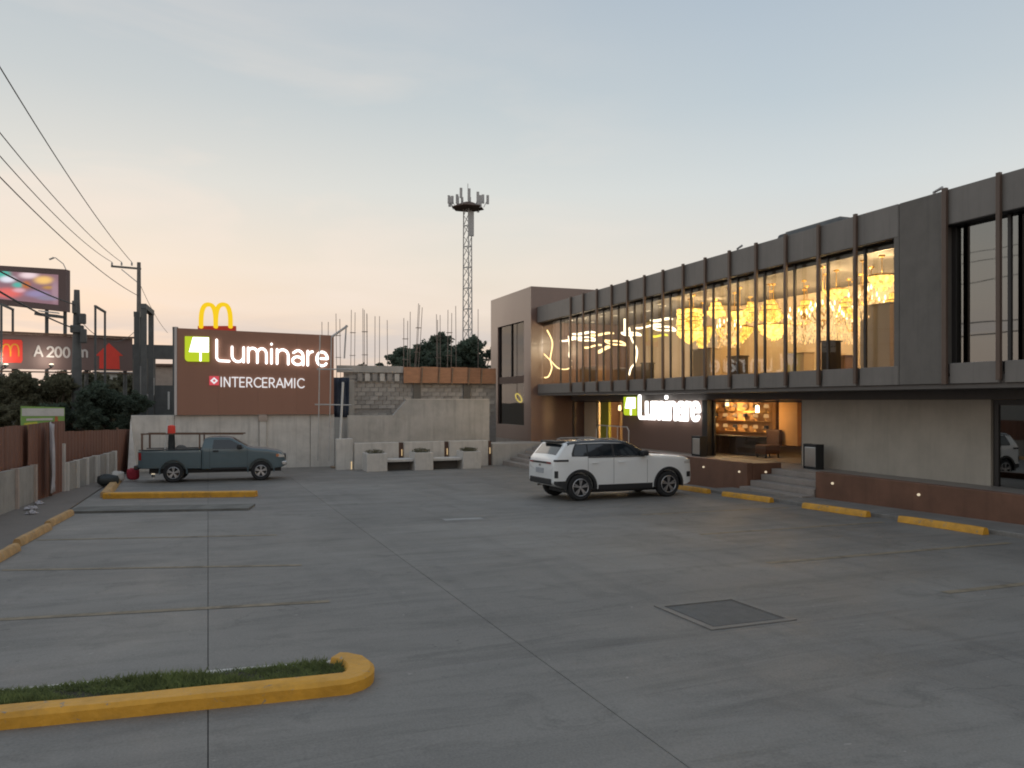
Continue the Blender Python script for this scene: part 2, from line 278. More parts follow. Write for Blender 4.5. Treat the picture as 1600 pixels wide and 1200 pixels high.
MT = {
 'lot': lot_concrete(),
 'joint': material('joint_filler', (.10, .097, .092), .95),
 'earth': material('earth', (.11, .095, .075), .95, var=.35, scale=.6, bump=.5, bscale=8),
 'concrete': material('raw_concrete', (.47, .45, .42), .85, var=.16, scale=1.1, bump=.25, bscale=35, dirt=.40, dscale=.8, streak=.4),
 'concrete2': material('pale_concrete', (.60, .57, .53), .85, var=.14, scale=1.4, bump=.2, bscale=40, dirt=.3, dscale=1.1, streak=.4),
 'concrete_dark': material('stained_panel_concrete', (.34, .32, .29), .88, var=.18, scale=1.5, dirt=.4, dscale=1.2, streak=.4),
 'block': material('concrete_block', (.47, .44, .41), .92, var=.2, scale=6, bump=.5, bscale=50, rnd=.3),
 'mortar': material('mortar', (.33, .31, .29), .95, var=.15, scale=8),
 'curb_yellow': material('yellow_curb_paint', (.66, .325, .03), .6, var=.16, scale=5, bump=.45, bscale=22, dirt=.22, dscale=2.2, chips=(.24, .22, .19)),
 'curb_worn': material('worn_orange_curb_paint', (.50, .30, .12), .75, var=.25, scale=5, bump=.4, bscale=25, dirt=.4, dscale=3, chips=(.28, .25, .22)),
 'line': material('faded_yellow_line', (.245, .20, .14), .8, var=.25, scale=4, dirt=1.0, dscale=2.2),
 'line_white': material('faded_white_line', (.34, .34, .33), .8, var=.3, scale=6, dirt=.8, dscale=3),
 'iron': material('manhole_iron', (.085, .095, .10), .6, metal=.2, var=.25, scale=6, bump=.5, bscale=60),
 'brown_panel': material('brown_cladding', (.165, .098, .076), .5, var=.08, scale=.7, bump=.03, bscale=8, stretch=(1, 1, .15)),
 'block_panel': material('taupe_brown_cladding', (.185, .108, .085), .36, spec=1.0, coat=.25, var=.07, scale=.7, stretch=(1, 1, .15)),
 'sign_brown': material('sign_panel_brown', (.31, .155, .105), .6, var=.08, scale=.6, stretch=(1, 1, .15)),
 'brown_dark': material('dark_brown_cladding', (.105, .058, .042), .6, var=.12, scale=1.5),
 'fin_brown': material('bronze_fin', (.125, .083, .062), .45, var=.1, scale=2),
 'grey_panel': material('charcoal_panel', (.21, .192, .175), .5, streak=.3, var=.1, scale=1.2, bump=.04, bscale=20, rnd=.08),
 'grey_wall': material('charcoal_stucco', (.17, .156, .14), .75, streak=.25, var=.14, scale=1.8, bump=.2, bscale=90),
 'frame': material('dark_window_frame', (.035, .031, .030), .45, var=.1),
 'beige': material('beige_stucco', (.46, .42, .36), .85, var=.10, scale=1.3, bump=.15, bscale=70, dirt=.15, dscale=1.0, streak=.22),
 'low_wall': material('rust_brown_tiles', (.165, .078, .047), .5, streak=.3, var=.22, scale=1.6, bump=.15, bscale=50),
 'tile': material('entrance_tiles', (.31, .275, .25), .55, var=.15, scale=2.5, dirt=.2),
 'step': material('step_concrete', (.31, .27, .24), .8, var=.15, scale=2.5, dirt=.3, dscale=1.5),
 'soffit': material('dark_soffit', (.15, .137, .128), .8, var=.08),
 'cream': material('cream_plaster', (.66, .55, .42), .8, var=.05, scale=.8),
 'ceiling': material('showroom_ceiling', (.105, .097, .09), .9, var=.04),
 'wood_floor': material('wood_floor', (.24, .14, .075), .4, var=.2, scale=2, stretch=(1, 8, 1)),
 'orange_wall': material('amber_wall', (.60, .33, .13), .75, var=.06),
 'pillar_white': material('white_pillar', (.62, .55, .46), .7, var=.05),
 'dark_furn': material('dark_furniture', (.05, .045, .045), .45, var=.1),
 'glass': pane_glass('showroom_glass', (.88, .85, .79), 1.5, 1.05),
 'glass_clear': pane_glass('clear_glass', (.93, .92, .9), 1.45, .9),
 'glass_dark': pane_glass('tinted_glass', (.22, .22, .17), 2.1, 2.0, .02),
 'glass_block': pane_glass('bronze_glass', (.55, .50, .42), 1.6, 1.1, .015),
 'steel': material('stainless_steel', (.55, .54, .52), .3, metal=.9, var=.06),
 'galv': material('galvanised_steel', (.46, .45, .44), .55, metal=.25, var=.15, scale=6),
 'dark_steel': material('dark_painted_steel', (.10, .105, .105), .6, var=.2, scale=3),
 'rust_steel': material('rusty_steel', (.14, .085, .06), .85, var=.3, scale=6),
 'rebar': material('weathered_rebar', (.30, .235, .20), .85, var=.25, scale=6),
 'gold': material('gilded_metal', (.62, .40, .13), .3, metal=.9, var=.1),
 'plywood': material('orange_plywood', (.50, .26, .15), .85, var=.18, scale=2.2, stretch=(1, 1, 4), rnd=.25, bump=.2),
 'fence': material('brown_sheet_metal', (.19, .088, .060), .6, var=.15, scale=1.2, dirt=.2),
 'black': material('black_plastic', (.02, .021, .023), .55, var=.1),
 'rubber': material('tyre_rubber', (.022, .022, .023), .85, var=.15, scale=12),
 'rim': material('alloy_rim', (.42, .42, .43), .35, metal=.8, var=.06),
 'white_paint': material('white_car_paint', (.82, .83, .82), .3, coat=.7, var=.03, scale=2, dirt=.08),
 'teal_paint': material('slate_car_paint', (.085, .128, .148), .34, metal=.2, coat=.6, var=.06, scale=3, dirt=.15),
 'car_glass': material('dark_car_glass', (.016, .021, .026), .05, var=0, spec=.9),
 'roof_black': material('gloss_black_roof', (.025, .026, .03), .18, coat=1.0, var=0),
 'red_lens': material('red_lamp_lens', (.30, .02, .02), .15, var=.05, coat=.5),
 'clear_lens': material('clear_lamp_lens', (.55, .53, .50), .12, var=.05, coat=.7),
 'amber_lens': material('amber_lamp_lens', (.55, .2, .08), .2, var=.05, coat=.5),
 'plate': material('number_plate', (.40, .42, .45), .5, var=.1),
 'chrome': material('bumper_chrome', (.55, .55, .55), .2, metal=.9, var=.05),
 'board': material('brown_billboard', (.17, .115, .108), .7, var=.1, scale=.7, dirt=.2),
 'red': material('red_print', (.78, .06, .04), .6, var=.05),
 'yellow': material('yellow_print', (.72, .30, .03), .6, var=.05),
 'letter_grey': material('pale_letters', (.55, .51, .50), .6, var=.05),
 'cloth': material('white_cloth', (.46, .44, .46), .9, var=.15, scale=3),
 'cloth_red': material('red_cloth', (.38, .03, .05), .8, var=.2),
 'bag': material('black_bag', (.022, .027, .028), .6, var=.2),
 'tarp': material('navy_tarp', (.030, .042, .07), .7, var=.2),
 'bark': material('bark', (.09, .07, .05), .9, var=.3, scale=6, bump=.5, bscale=20),
 'leaf': material('dark_leaves', (.15, .145, .09), .75, var=.4, scale=.9),
 'leaf2': material('green_leaves', (.095, .125, .088), .75, var=.4, scale=.5),
 'grass': material('lawn_grass', (.17, .205, .075), .8, var=.5, scale=5),
 'soil': material('soil', (.05, .042, .03), .95, var=.3, scale=8),
 'house': material('far_house_plaster', (.42, .34, .29), .85, var=.12),
 'wood': material('weathered_wood', (.26, .19, .13), .85, var=.25, scale=3, stretch=(1, 1, 6)),
 'pole': material('utility_pole_wood', (.17, .16, .15), .85, var=.2, scale=3),
 'cable': material('black_cable', (.06, .06, .062), .7, var=0),
 'white_metal': material('white_painted_metal', (.62, .62, .60), .5, var=.08),
 'dial': material('green_print', (.20, .36, .09), .6, var=.1),
 # lit things
 'sign_white': glow('white_letter_light', (1, .97, .94), 2.6),
 'sign_white_dim': glow('white_small_letter_light', (.95, .93, .95), .9),
 'sign_lime': glow('lime_sign_light', (.50, .62, .03), 1.0),
 'sign_red': glow('red_sign_light', (.75, .10, .12), .8),
 'arch_yellow': glow('yellow_arch_light', (.95, .62, .02), 1.0),
 'led_warm': glow('warm_led', (1, .76, .38), 3.4),
 'led_white': glow('cool_led', (1, .90, .68), 3.6),
 'led_green': glow('lime_led', (.80, .75, .10), 2.2),
 'crystal': glow('lit_crystal', (1, .58, .11), 3.0, .7, 18),
 'crystal_hot': glow('bright_crystal', (1, .64, .15), 4.6, .7, 16),
 'crystal_dim': glow('amber_crystal', (1, .64, .30), 2.2, .6, 24),
 'shade_dim': glow('dim_shade_light', (.9, .5, .2), .75),
 'wall_spot': glow('small_wall_light', (1, .84, .6), .7),
 'strip_dim': glow('dim_strip_light', (1, .72, .38), .85),
 'bulb': glow('candle_bulb', (1, .80, .45), 7),
 'spot': glow('spot_light', (1, .84, .6), 3),
}

for k in ('leaf', 'leaf2', 'grass'):
    t = MT[k].node_tree; p_ = t.nodes['Principled BSDF']; o_ = t.nodes['Material Output']; tl_ = N(t, 'ShaderNodeBsdfTranslucent'); mx = N(t, 'ShaderNodeMixShader'); mx.inputs[0].default_value = .5
    t.links.new(p_.inputs['Base Color'].links[0].from_socket, tl_.inputs[0]); t.links.new(p_.outputs[0], mx.inputs[1]); t.links.new(tl_.outputs[0], mx.inputs[2]); t.links.new(mx.outputs[0], o_.inputs[0])

# ------------------------------------------------------------------ ground, lot and kerbs
g = MB(); XS = [-900, -60, -3.2, 14.4, 60, 900]; YS = [-300, -40, -8, 0, 10, 20, 30, 40, 80, 1500]
for y in YS:
    for x in XS: g.v.append(Vector((x, y, ground(max(y, -40)) - .06)))
for j in range(len(YS) - 1):
    for i in range(len(XS) - 1):
        k = j * len(XS) + i; g.f.append((k, k + 1, k + 1 + len(XS), k + len(XS)))
tag(g.build('ground', MT['earth']), 'bare earth ground under and around the car park', kind='structure')
lot = MB(); lot.box(-3.1, 14.25, -7, 36, -.055, -.035, True)
lot = tag(lot.build('parking_lot', MT['joint']), 'grey concrete car park of large jointed slabs', kind='structure')
xb = [-3.1, 0, 2.8, 5.6, 8.4, 11.2, 14.25]; yb = [-7, -2.2, 2.3, 6.8, 11.3, 15.8, 20.3, 24.8, 29.3, 36]
J = .0038
for i in range(len(xb) - 1):
    for j in range(len(yb) - 1):
        jl = J if xb[i] in (0, 2.8) else .0015; jr = J if xb[i + 1] in (0, 2.8) else .0015; jy = .004 if yb[j] == 6.8 and i > 2 else .0015
        s = MB(); s.box(xb[i] + jl, xb[i + 1] - jr, yb[j] + jy, yb[j + 1] - .0015, -.034, 0, True)
        s.build('slab', MT['lot'], lot)

def decal(name, pts, m, label, dz=.004):
    s = MB(); s.add([(x, y, ground(y) + dz) for x, y in pts], [tuple(range(len(pts)))])
    return tag(s.build(name, m), label, kind='structure')
for i, (a, b, w, lab) in enumerate([
    ((-2.2, 10.2), (1.35, 9.68), .13, 'faded yellow bay line on the left, nearest the grass island'),
    ((-2.8, 13.5), (1.3, 12.2), .13, 'faded yellow bay line on the left, middle one'),
    ((-2.9, 16.6), (1.2, 15.5), .13, 'faint yellow bay line on the left, farthest one'),
    ((7.7, 9.67), (12.6, 9.6), .13, 'faded yellow bay line on the right behind the manhole'),
    ((8.4, 7.25), (12.6, 7.2), .13, 'faded yellow bay line at the right edge'),
    ((8.4, 12.44), (12.7, 12.4), .13, 'faint yellow bay line before the nearest wheel stop'),
    ((8.9, 15.4), (12.7, 15.2), .13, 'faint yellow bay line beside the white car')]):
    (x0, y0), (x1, y1) = a, b
    decal('bay_line', [(x0, y0 - w / 2), (x1, y1 - w / 2), (x1, y1 + w / 2), (x0, y0 + w / 2)], MT['line'], lab)
decal('floor_mark', [(4.66, 16.2), (5.5, 16.1), (5.5, 16.4), (4.66, 16.5)], MT['line_white'], 'short pale paint mark in the middle of the lot')

# manhole cover
mh = thing('manhole_cover', 'square iron manhole cover set in a concrete frame', 'manhole', (5.3, 7.45, ground(7.45)))
s = MB()
for a in ((4.78, 5.86, 6.88, 6.96), (4.78, 5.86, 7.92, 8.0), (4.78, 4.86, 6.964, 7.916), (5.78, 5.86, 6.964, 7.916)): s.box(*a, -.02, .012, True)
s.build('frame', MT['lot'], mh)
MB().box(4.90, 5.74, 7.0, 7.88, -.03, .004, True).build('cover_plate', MT['iron'], mh)
MB().box(4.864, 5.776, 6.964, 7.916, -.03, .001, True).build('gap', MT['joint'], mh)

# wheel stops
def stop_mesh(L, m, name):
    s = MB(); w, h = .16, .13; prof = [(-w / 2, 0), (w / 2, 0), (w / 2 - .015, h * .7), (w / 2 - .045, h), (-w / 2 + .045, h), (-w / 2 + .015, h * .7)]
    n = 9; k = len(prof); vs = []
    for i in range(n):
        y = -L / 2 + L * i / (n - 1)
        for (x, z) in prof:
            e = .02 if i in (0, n - 1) else 0
            vs.append((x * (1 - e * 3) + random.uniform(-.004, .004), y, max(0, z * (1 - e * 2) + random.uniform(-.004, .004))))
    fs = [(i * k + a, i * k + (a + 1) % k, (i + 1) * k + (a + 1) % k, (i + 1) * k + a) for i in range(n - 1) for a in range(k)]
    fs += [tuple(range(k - 1, -1, -1)), tuple((n - 1) * k + a for a in range(k))]
    s.add(vs, fs); return s.mesh(name, m, 35)
for x0, y0, x1, y1, lab in [
    (13.02, 18.05, 12.94, 16.2, 'yellow concrete wheel stop before the narrow steps'),
    (13.02, 15.0, 12.98, 13.1, 'yellow concrete wheel stop below the long brown planter wall, middle of three'),
    (13.05, 12.3, 13.05, 10.4, 'yellow concrete wheel stop nearest the camera on the right'),
    (12.95, 20.9, 12.95, 18.75, 'yellow concrete wheel stop half hidden by the front of the white car')]:
    L = math.hypot(x1 - x0, y1 - y0); me = stop_mesh(L, MT['curb_yellow'], 'wheel_stop')
    o = link('wheel_stop', me, None, pose((x0 + x1) / 2, (y0 + y1) / 2, math.atan2(x0 - x1, y1 - y0) * -1, .002)); tag(o, lab, 'wheel stop', 'yellow wheel stops on the right')
for x, y0, y1, lab in [(-3.05, 13.2, 15.4, 'worn orange wheel stop cut by the left frame edge'), (-3.02, 15.9, 18.1, 'worn orange wheel stop, middle of the left row'),
                       (-2.98, 18.5, 20.6, 'worn orange wheel stop, farthest of the left row')]:
    o = link('wheel_stop', stop_mesh(y1 - y0, MT['curb_worn'], 'wheel_stop'), None, pose(x, (y0 + y1) / 2, R(-3), .002)); tag(o, lab, 'wheel stop', 'worn wheel stops on the left')

def curb(name, path, w, h, m, label, cat='kerb'):
    """a kerb with a sloped face and rounded top swept along a ground path"""
    prof = [(-w / 2, 0), (-w / 2 + .035, h - .03), (-w / 2 + .06, h), (w / 2 - .03, h), (w / 2, h - .03), (w / 2, 0)]
    k = len(prof); vs = []; n = len(path)
    for i, (x, y) in enumerate(path):
        a = Vector(path[max(i - 1, 0)]); b = Vector(path[min(i + 1, n - 1)]); d = (b - a).normalized(); nx, ny = -d.y, d.x
        for (o, z) in prof:
            jz = random.uniform(-.004, .004); jo = random.uniform(-.004, .004)
            px, py = x - nx * -(o + jo) * -1, y - ny * -(o + jo) * -1
            vs.append((px, py, ground(py) + max(z + (jz if z else 0), -.002)))
    fs = [(i * k + a, i * k + (a + 1) % k, (i + 1) * k + (a + 1) % k, (i + 1) * k + a) for i in range(n - 1) for a in range(k)]
    fs += [tuple(range(k - 1, -1, -1)), tuple((n - 1) * k + a for a in range(k))]
    s = MB(); s.add(vs, fs); return tag(s.build(name, m, None, 38), label, cat)

# near grass island: kerb runs in from the left, rounds the tip and goes back
fy = lambda x: 6.70 - .085 * (x + 1.37)              # centre line of the front kerb
path = [(-7 + .25 * i, fy(-7 + .25 * i)) for i in range(32) if -7 + .25 * i < .98]
cx0, cy0 = .99, fy(.99) + .30
tip = [(cx0 + .19 * math.cos(R(-90 + 15 * i)), cy0 + .30 * math.sin(R(-90 + 15 * i))) for i in range(1, 12)]
back = [(.95 - .3 * i, fy(.95 - .3 * i) + .60) for i in range(1, 27)]
curb('back_kerb', [tip[-1]] + back, .16, .06, MT['concrete2'], 'low plain kerb along the far side of the near grass island')
curb('island_kerb', path + tip, .27, .115, MT['curb_yellow'], 'thick yellow kerb rounding the tip of the near grass island')
s = MB(); pts = [(-7, fy(-7) + .1), (1.0, fy(1.0) + .1), (1.08, fy(1.0) + .3), (1.0, fy(1.0) + .5), (-7, fy(-7) + .5)]
s.add([(x, y, ground(y) + .075) for x, y in pts], [tuple(range(len(pts)))])
tag(s.build('island_soil', MT['soil']), 'dark soil filling the near island', kind='structure')
gb = MB()
for k in range(32000):
    x = random.uniform(-5.0, 1.06); y = fy(x) + random.uniform(.13, .56)
    if x > .95 and abs(y - fy(x) - .30) > .12: continue
    z = ground(y) + .07; h = random.choice((.025, .03, .04, .045, .06)) * random.uniform(.6, 1.2) * (.6 + .7 * math.sin(x * 2.3 + y * 3) ** 2); a = random.uniform(0, 6.28); w = .005
    if math.sin(x * 3.1 + 1) * math.sin(x * 7.7 + y * 9) > .62 and random.random() < .8: continue
    lx, ly = random.uniform(-.05, .05), random.uniform(-.05, .05); c_, s_ = math.cos(a) * w, math.sin(a) * w
    gb.add([(x - c_, y - s_, z), (x + c_, y + s_, z), (x + lx * .5 + c_ * .6, y + ly * .5 + s_ * .6, z + h * .6), (x + lx, y + ly, z + h)], [(0, 1, 2), (0, 2, 3)])
tag(gb.build('grass', MT['grass'], normals=False), 'short green grass on the near island', 'grass', kind='stuff')

# far island by the pickup and the raised strip before it
curb('island_kerb', [(-2.64 + .3 * i, 24.5 - .093 * i) for i in range(14)], .3, .16, MT['curb_yellow'], 'straight yellow kerb in front of the parked pickup')
curb('island_kerb', [(-2.95, 32.0), (-2.9, 30), (-2.8, 28), (-2.72, 26), (-2.66, 24.75)], .26, .16, MT['curb_worn'], 'worn orange side kerb running back beside the fence to the pickup')
s = MB(); s.add([(x, y, ground(y) + z) for z in (0, .05) for x, y in ((-3.05, 20.95), (.9, 19.9), (1.1, 20.9), (-2.95, 22.0))], [(4, 5, 6, 7), (0, 1, 5, 4), (1, 2, 6, 5), (2, 3, 7, 6), (3, 0, 4, 7)])
tag(s.build('drain_strip', material('stained_concrete', (.15, .145, .13), .85, var=.3, scale=1.5, dirt=.6, dscale=2)), 'low dark concrete strip across the lot before the yellow kerb', kind='structure')
s = MB()
s.box(-5.0, -3.12, -5, 36.5, -.05, .03, True)
tag(s.build('side_strip', material('dusty_concrete', (.19, .165, .145), .9, var=.2, scale=1.2, dirt=.5, dscale=1.2)), 'dusty concrete verge between the lot and the fence', kind='structure')

# ------------------------------------------------------------------ showroom building
PZ = .30                                             # entrance platform level
s = MB(); s.box(15.32, 34, -6, 41, -1.2, PZ); s.box(14.32, 15.318, -6, 16.05, -1.2, PZ); s.box(14.32, 15.318, 18.81, 41, -1.2, PZ)
tag(s.build('platform', MT['tile']), 'raised tiled entrance platform along the showroom', kind='structure')
s = MB(); s.box(13.2, 14.318, -6, 19.3, -.05, .09, True)
tag(s.build('pavement', MT['lot'], bevel=.02), 'narrow concrete pavement behind the yellow wheel stops', kind='structure')

bld = thing('showroom_building', 'two storey charcoal showroom with a long row of lit upper windows', 'building', (20, 20, 0))
Z0, Z1, Z2, Z3 = EYE + .37, EYE + .80, EYE + 3.73, EYE + 4.47        # soffit, sill, window head, parapet top
YN = 2.6; pitch = 1.245; fins = [11.32 + pitch * k for k in range(-7, 17)]; fins = [y for y in fins if y < 31.5]
YE = 35.1
MB().box(14.95, 34, YN, YE, Z3 - .32, Z3 - .12).build('roof', MT['grey_wall'], bld)
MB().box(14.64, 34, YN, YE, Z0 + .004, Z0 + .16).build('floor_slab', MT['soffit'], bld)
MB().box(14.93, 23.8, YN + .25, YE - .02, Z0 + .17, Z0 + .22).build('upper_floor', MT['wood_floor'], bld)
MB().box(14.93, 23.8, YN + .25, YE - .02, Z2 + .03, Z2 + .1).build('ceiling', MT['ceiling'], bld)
MB().box(19.6, 19.8, YN, YE, Z0 + .17, Z2 + .1).build('back_wall', MT['cream'], bld)
MB().box(14.95, 34, YN, YN + .24, PZ, Z3 - .13).build('end_wall', MT['grey_wall'], bld)
MB().box(14.93, 19.59, 13.86, 13.94, Z0 + .23, Z2 + .02).build('partition', MT['cream'], bld)
MB().box(18.6, 19.59, 26.3, 26.4, Z0 + .23, Z2 + .02).build('partition', MT['cream'], bld)
bays = list(zip(fins[:-1], fins[1:])) + [(fins[-1], YE - .02)]
unit = {}
for (a, b) in bays:
    if abs(a - 12.565) < .05: continue
    solid = abs(b - 12.565) > .01 and 12.6 < b < 14
    MB().box(14.60, 14.90, a + .02, b - .02, Z2, Z3).build('parapet_panel', MT['grey_panel'], bld, bevel=.008)
    MB().box(14.60, 14.90, a + .02, b - .09, Z0, Z1).build('sill_panel', MT['grey_panel'], bld, bevel=.008)
    MB().box(14.872, 14.884, a + .035 if abs(a - 13.81) > .05 else 13.955, b - .035, Z1 + .002, Z2 - .016).build('window_pane', MT['glass'] if a > 13.7 else MT['glass_dark'], bld)
MB().box(14.605, 14.60 + .33, 12.64, 13.79, Z0, Z3).build('solid_panel', MT['grey_wall'], bld, bevel=.01)
MB().box(14.605, 14.60 + .33, 13.80, 13.95, Z0, Z3 - .01).build('solid_panel', MT['grey_wall'], bld, bevel=.01)
for y in fins:
    if abs(y - 13.81) < .05: continue
    w = .045
    wide = abs(y - 12.565) < .05
    MB().box(14.52, 14.595, y - w - (.02 if wide else 0), y + w, Z0 + .05 if not wide else Z0 - .01, Z3 + .035).build('fin', MT['fin_brown'], bld, bevel=.006)
    if not wide: MB().box(14.84, 14.895, y - .033, y + .033, Z1 + .003, Z2 - .018).build('mullion', MT['frame'], bld)
MB().box(14.70, 14.9, YN, YE - .02, Z1 - .2, Z1 - .004).build('sill', MT['frame'], bld)
MB().box(14.84, 14.90, 32.9, 32.97, Z1 + .003, Z2 - .018).build('mullion', MT['frame'], bld)
MB().box(14.612, 14.86, YN, YE - .03, Z2 - .014, Z2 - .003).build('head_shade_sheet', MT['frame'], bld)  # dark sheet added over the parapet underside to stand in for recess shade
MB().box(14.90, 14.94, YN + .3, YE - .03, Z2 - .16, Z2 + .02).build('ceiling_glow_mask', MT['frame'], bld)  # strip added inside the glass to hide the lamp-lit ceiling edge
MB().box(14.85, 14.90, 12.53, 12.66, Z1 + .003, Z2 - .016).build('jamb', MT['frame'], bld)
# ground floor
XG = 16.4
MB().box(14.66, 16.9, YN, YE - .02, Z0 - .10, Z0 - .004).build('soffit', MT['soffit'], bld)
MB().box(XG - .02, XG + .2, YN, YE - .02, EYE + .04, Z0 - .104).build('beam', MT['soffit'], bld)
MB().box(XG, XG + .2, 12.95, 19.05, PZ, EYE + .036).build('beige_wall', MT['beige'], bld)
MB().box(XG, XG + .2, 23.95, 30.0, PZ, EYE + .036).build('brown_wall', MT['brown_panel'], bld)
MB().box(XG - .15, XG + .2, 23.62, 23.94, PZ, EYE + .036).build('post', MT['frame'], bld)
def frame_y(x, y0, y1, z0, z1, divs, gm, fm='frame', t=.07):
    for y in [y0 + t / 2] + divs + [y1 - t / 2]: MB().box(x - .04, x + .04, y - t / 2, y + t / 2, z0, z1).build('window_frame', MT[fm], bld)
    ys = [y0 + t / 2] + divs + [y1 - t / 2]
    for a, b in zip(ys[:-1], ys[1:]):
        MB().box(x - .038, x + .038, a + t / 2 + .001, b - t / 2 - .001, z1 - t, z1 - .001).build('window_frame', MT[fm], bld)
        MB().box(x - .006, x + .006, a + t / 2 + .002, b - t / 2 - .002, z0 + .01, z1 - t - .002).build('window_pane', MT[gm], bld)
frame_y(XG + .1, 19.07, 23.6, PZ, EYE + .034, [], 'glass_clear')
frame_y(XG + .1, 30.02, YE - .05, PZ, EYE + .034, [32.5], 'glass_clear')
frame_y(XG + .1, YN + .3, 12.93, PZ, EYE + .034, [5.2, 7.8, 10.4], 'glass_dark', t=.12)
# ground floor rooms
MB().box(XG + .21, 24, 11, YE - .05, PZ + .001, PZ + .02).build('shop_floor', MT['tile'], bld)
MB().box(23.2, 23.4, YN + .3, YE - .05, PZ + .02, Z0 - .11).build('shop_back_wall', MT['orange_wall'], bld)
MB().box(XG + .21, 23.19, 18.9, 19.02, PZ + .02, Z0 - .11).build('partition', MT['orange_wall'], bld)
MB().box(XG + .21, 23.19, 27.3, 27.42, PZ + .02, Z0 - .11).build('partition', MT['orange_wall'], bld)
MB().box(XG + .5, 23.19, 12.6, 12.72, PZ + .02, Z0 - .11).build('partition', MT['dark_furn'], bld)
MB().box(18.6, 18.75, 23.1, 27.25, PZ + .02, Z0 - .12).build('display_wall', MT['orange_wall'], bld)
MB().box(17.9, 18.5, 21.0, 21.9, PZ + .45, Z0 - .12).build('hanging_panel', MT['orange_wall'], bld)
MB().box(XG + .6, XG + 1.2, 33.6, 34.9, PZ + .02, Z0 - .12).build('pillar', MT['cream'], bld)
MB().box(19.0, 19.15, 27.43, 35.0, PZ + .02, Z0 - .12).build('inner_wall', MT['cream'], bld)
for z in (.75, 1.15, 1.5):
    MB().box(18.46, 18.6, 23.2, 27.2, PZ + z, PZ + z + .03).build('shelf', MT['gold'], bld)
# rooftop plant
ac = thing('air_conditioner', 'dark air conditioning unit on the showroom roof', 'air conditioner', (16.6, 18.2, Z3 - .12))
MB().box(15.9, 17.6, 17.0, 19.6, Z3 - .11, Z3 + .52).build('housing', MT['dark_steel'], ac, bevel=.12)
MB().box(16.1, 17.4, 17.2, 19.4, Z3 + .521, Z3 + .57).build('fan_grille', MT['grey_wall'], ac)
for x, y, h, lab in ((15.2, 20.5, .22, 'small bent roof vent pipe above the fifth lit window'), (15.1, 13.3, .18, 'tiny roof spike above the solid charcoal panel')):
    MB().tube([(x, y, Z3 - .13), (x, y, Z3 + h), (x, y - .22, Z3 + h + .05)], .035).build('vent_pipe', MT['galv'])
    o = bpy.data.objects[[q.name for q in bpy.data.objects if q.name.startswith('vent_pipe')][-1]]; tag(o, lab, 'pipe')

# brown end block
blk = thing('end_block', 'taller brown clad block closing the far end of the showroom', 'building', (18, 38, PZ))
BX, BY0, BY1, BT = 14.3, 35.1, 40.85, EYE + 5.45
MB().box(BX + .3, 26, BY0 + .25, BY1, PZ, BT - .3).build('core', MT['brown_dark'], blk)
MB().box(BX, 26, BY0 - .0, BY0 + .24, PZ, BT).build('front_cladding', MT['block_panel'], blk)
wy0, wy1, wz0, wz1 = 36.0, 39.75, PZ + .72, EYE + 3.9
MB().box(BX, BX + .29, BY0 + .245, wy0, PZ, BT - .004).build('side_cladding', MT['block_panel'], blk)
MB().box(BX, BX + .29, wy1, BY1, PZ, BT - .004).build('side_cladding', MT['block_panel'], blk)
MB().box(BX, BX + .29, wy0 + .003, wy1 - .003, wz1, BT - .004).build('side_cladding', MT['block_panel'], blk)
MB().box(BX, BX + .29, wy0 + .003, wy1 - .003, PZ, wz0).build('side_cladding', MT['block_panel'], blk)
MB().box(BX + .05, BX + .285, wy0 + .004, wy1 - .004, EYE + .9, EYE + 1.25).build('spandrel', MT['brown_dark'], blk)
w = MB().box(BX + .12, BX + .135, wy0 + .004, wy1 - .004, EYE + 1.252, wz1 - .002).build('window_pane', MT['glass_block'], blk)
for y in (36.04, 37.9, 39.7): MB().box(BX + .06, BX + .118, y - .03, y + .03, EYE + 1.253, wz1 - .003).build('window_frame', MT['frame'], w)
w = MB().box(BX + .12, BX + .135, wy0 + .004, wy1 - .004, wz0 + .002, EYE + .898).build('window_pane', MT['glass_block'], blk)
for y in (36.04, 39.7): MB().box(BX + .06, BX + .118, y - .03, y + .03, wz0 + .003, EYE + .897).build('window_frame', MT['frame'], w)

# low brown planter walls with little wall lights
def spot_at(parent, p, m='wall_spot'):
    s = MB().lathe([(.0, -.02), (.026, -.018), (.03, 0), (.03, .02)], 10, p, 'x'); s.build('wall_light', MT[m], parent, True)
lw = thing('planter_wall', 'long low rust brown wall on the right edge of the platform', 'wall', (14.38, 10, 0))
MB().box(14.24, 14.46, -5, 16.05, -.4, PZ + .14).build('wall', MT['low_wall'], lw, bevel=.01)
for y in (15.45, 12.92): spot_at(lw, (14.22, y, EYE - 2.0))
lw = thing('planter_wall', 'low rust brown wall between the white car and the narrow steps', 'wall', (14.3, 22, 0))
MB().box(14.12, 14.31, 18.62, 25.2, -.7, PZ + .17).build('wall', MT['low_wall'], lw, bevel=.01)
MB().box(14.32, 15.3, 18.62, 18.80, PZ - .9, PZ + .15).build('return_wall', MT['low_wall'], lw, bevel=.01)
for y in (20.7, 18.95): spot_at(lw, (14.1, y, EYE - 2.0))
s = MB().lathe([(.0, -.02), (.026, -.018), (.03, 0), (.03, .02)], 10, (14.75, 18.6, EYE - 2.0), 'y'); s.build('wall_light', MT['wall_spot'], lw, True)
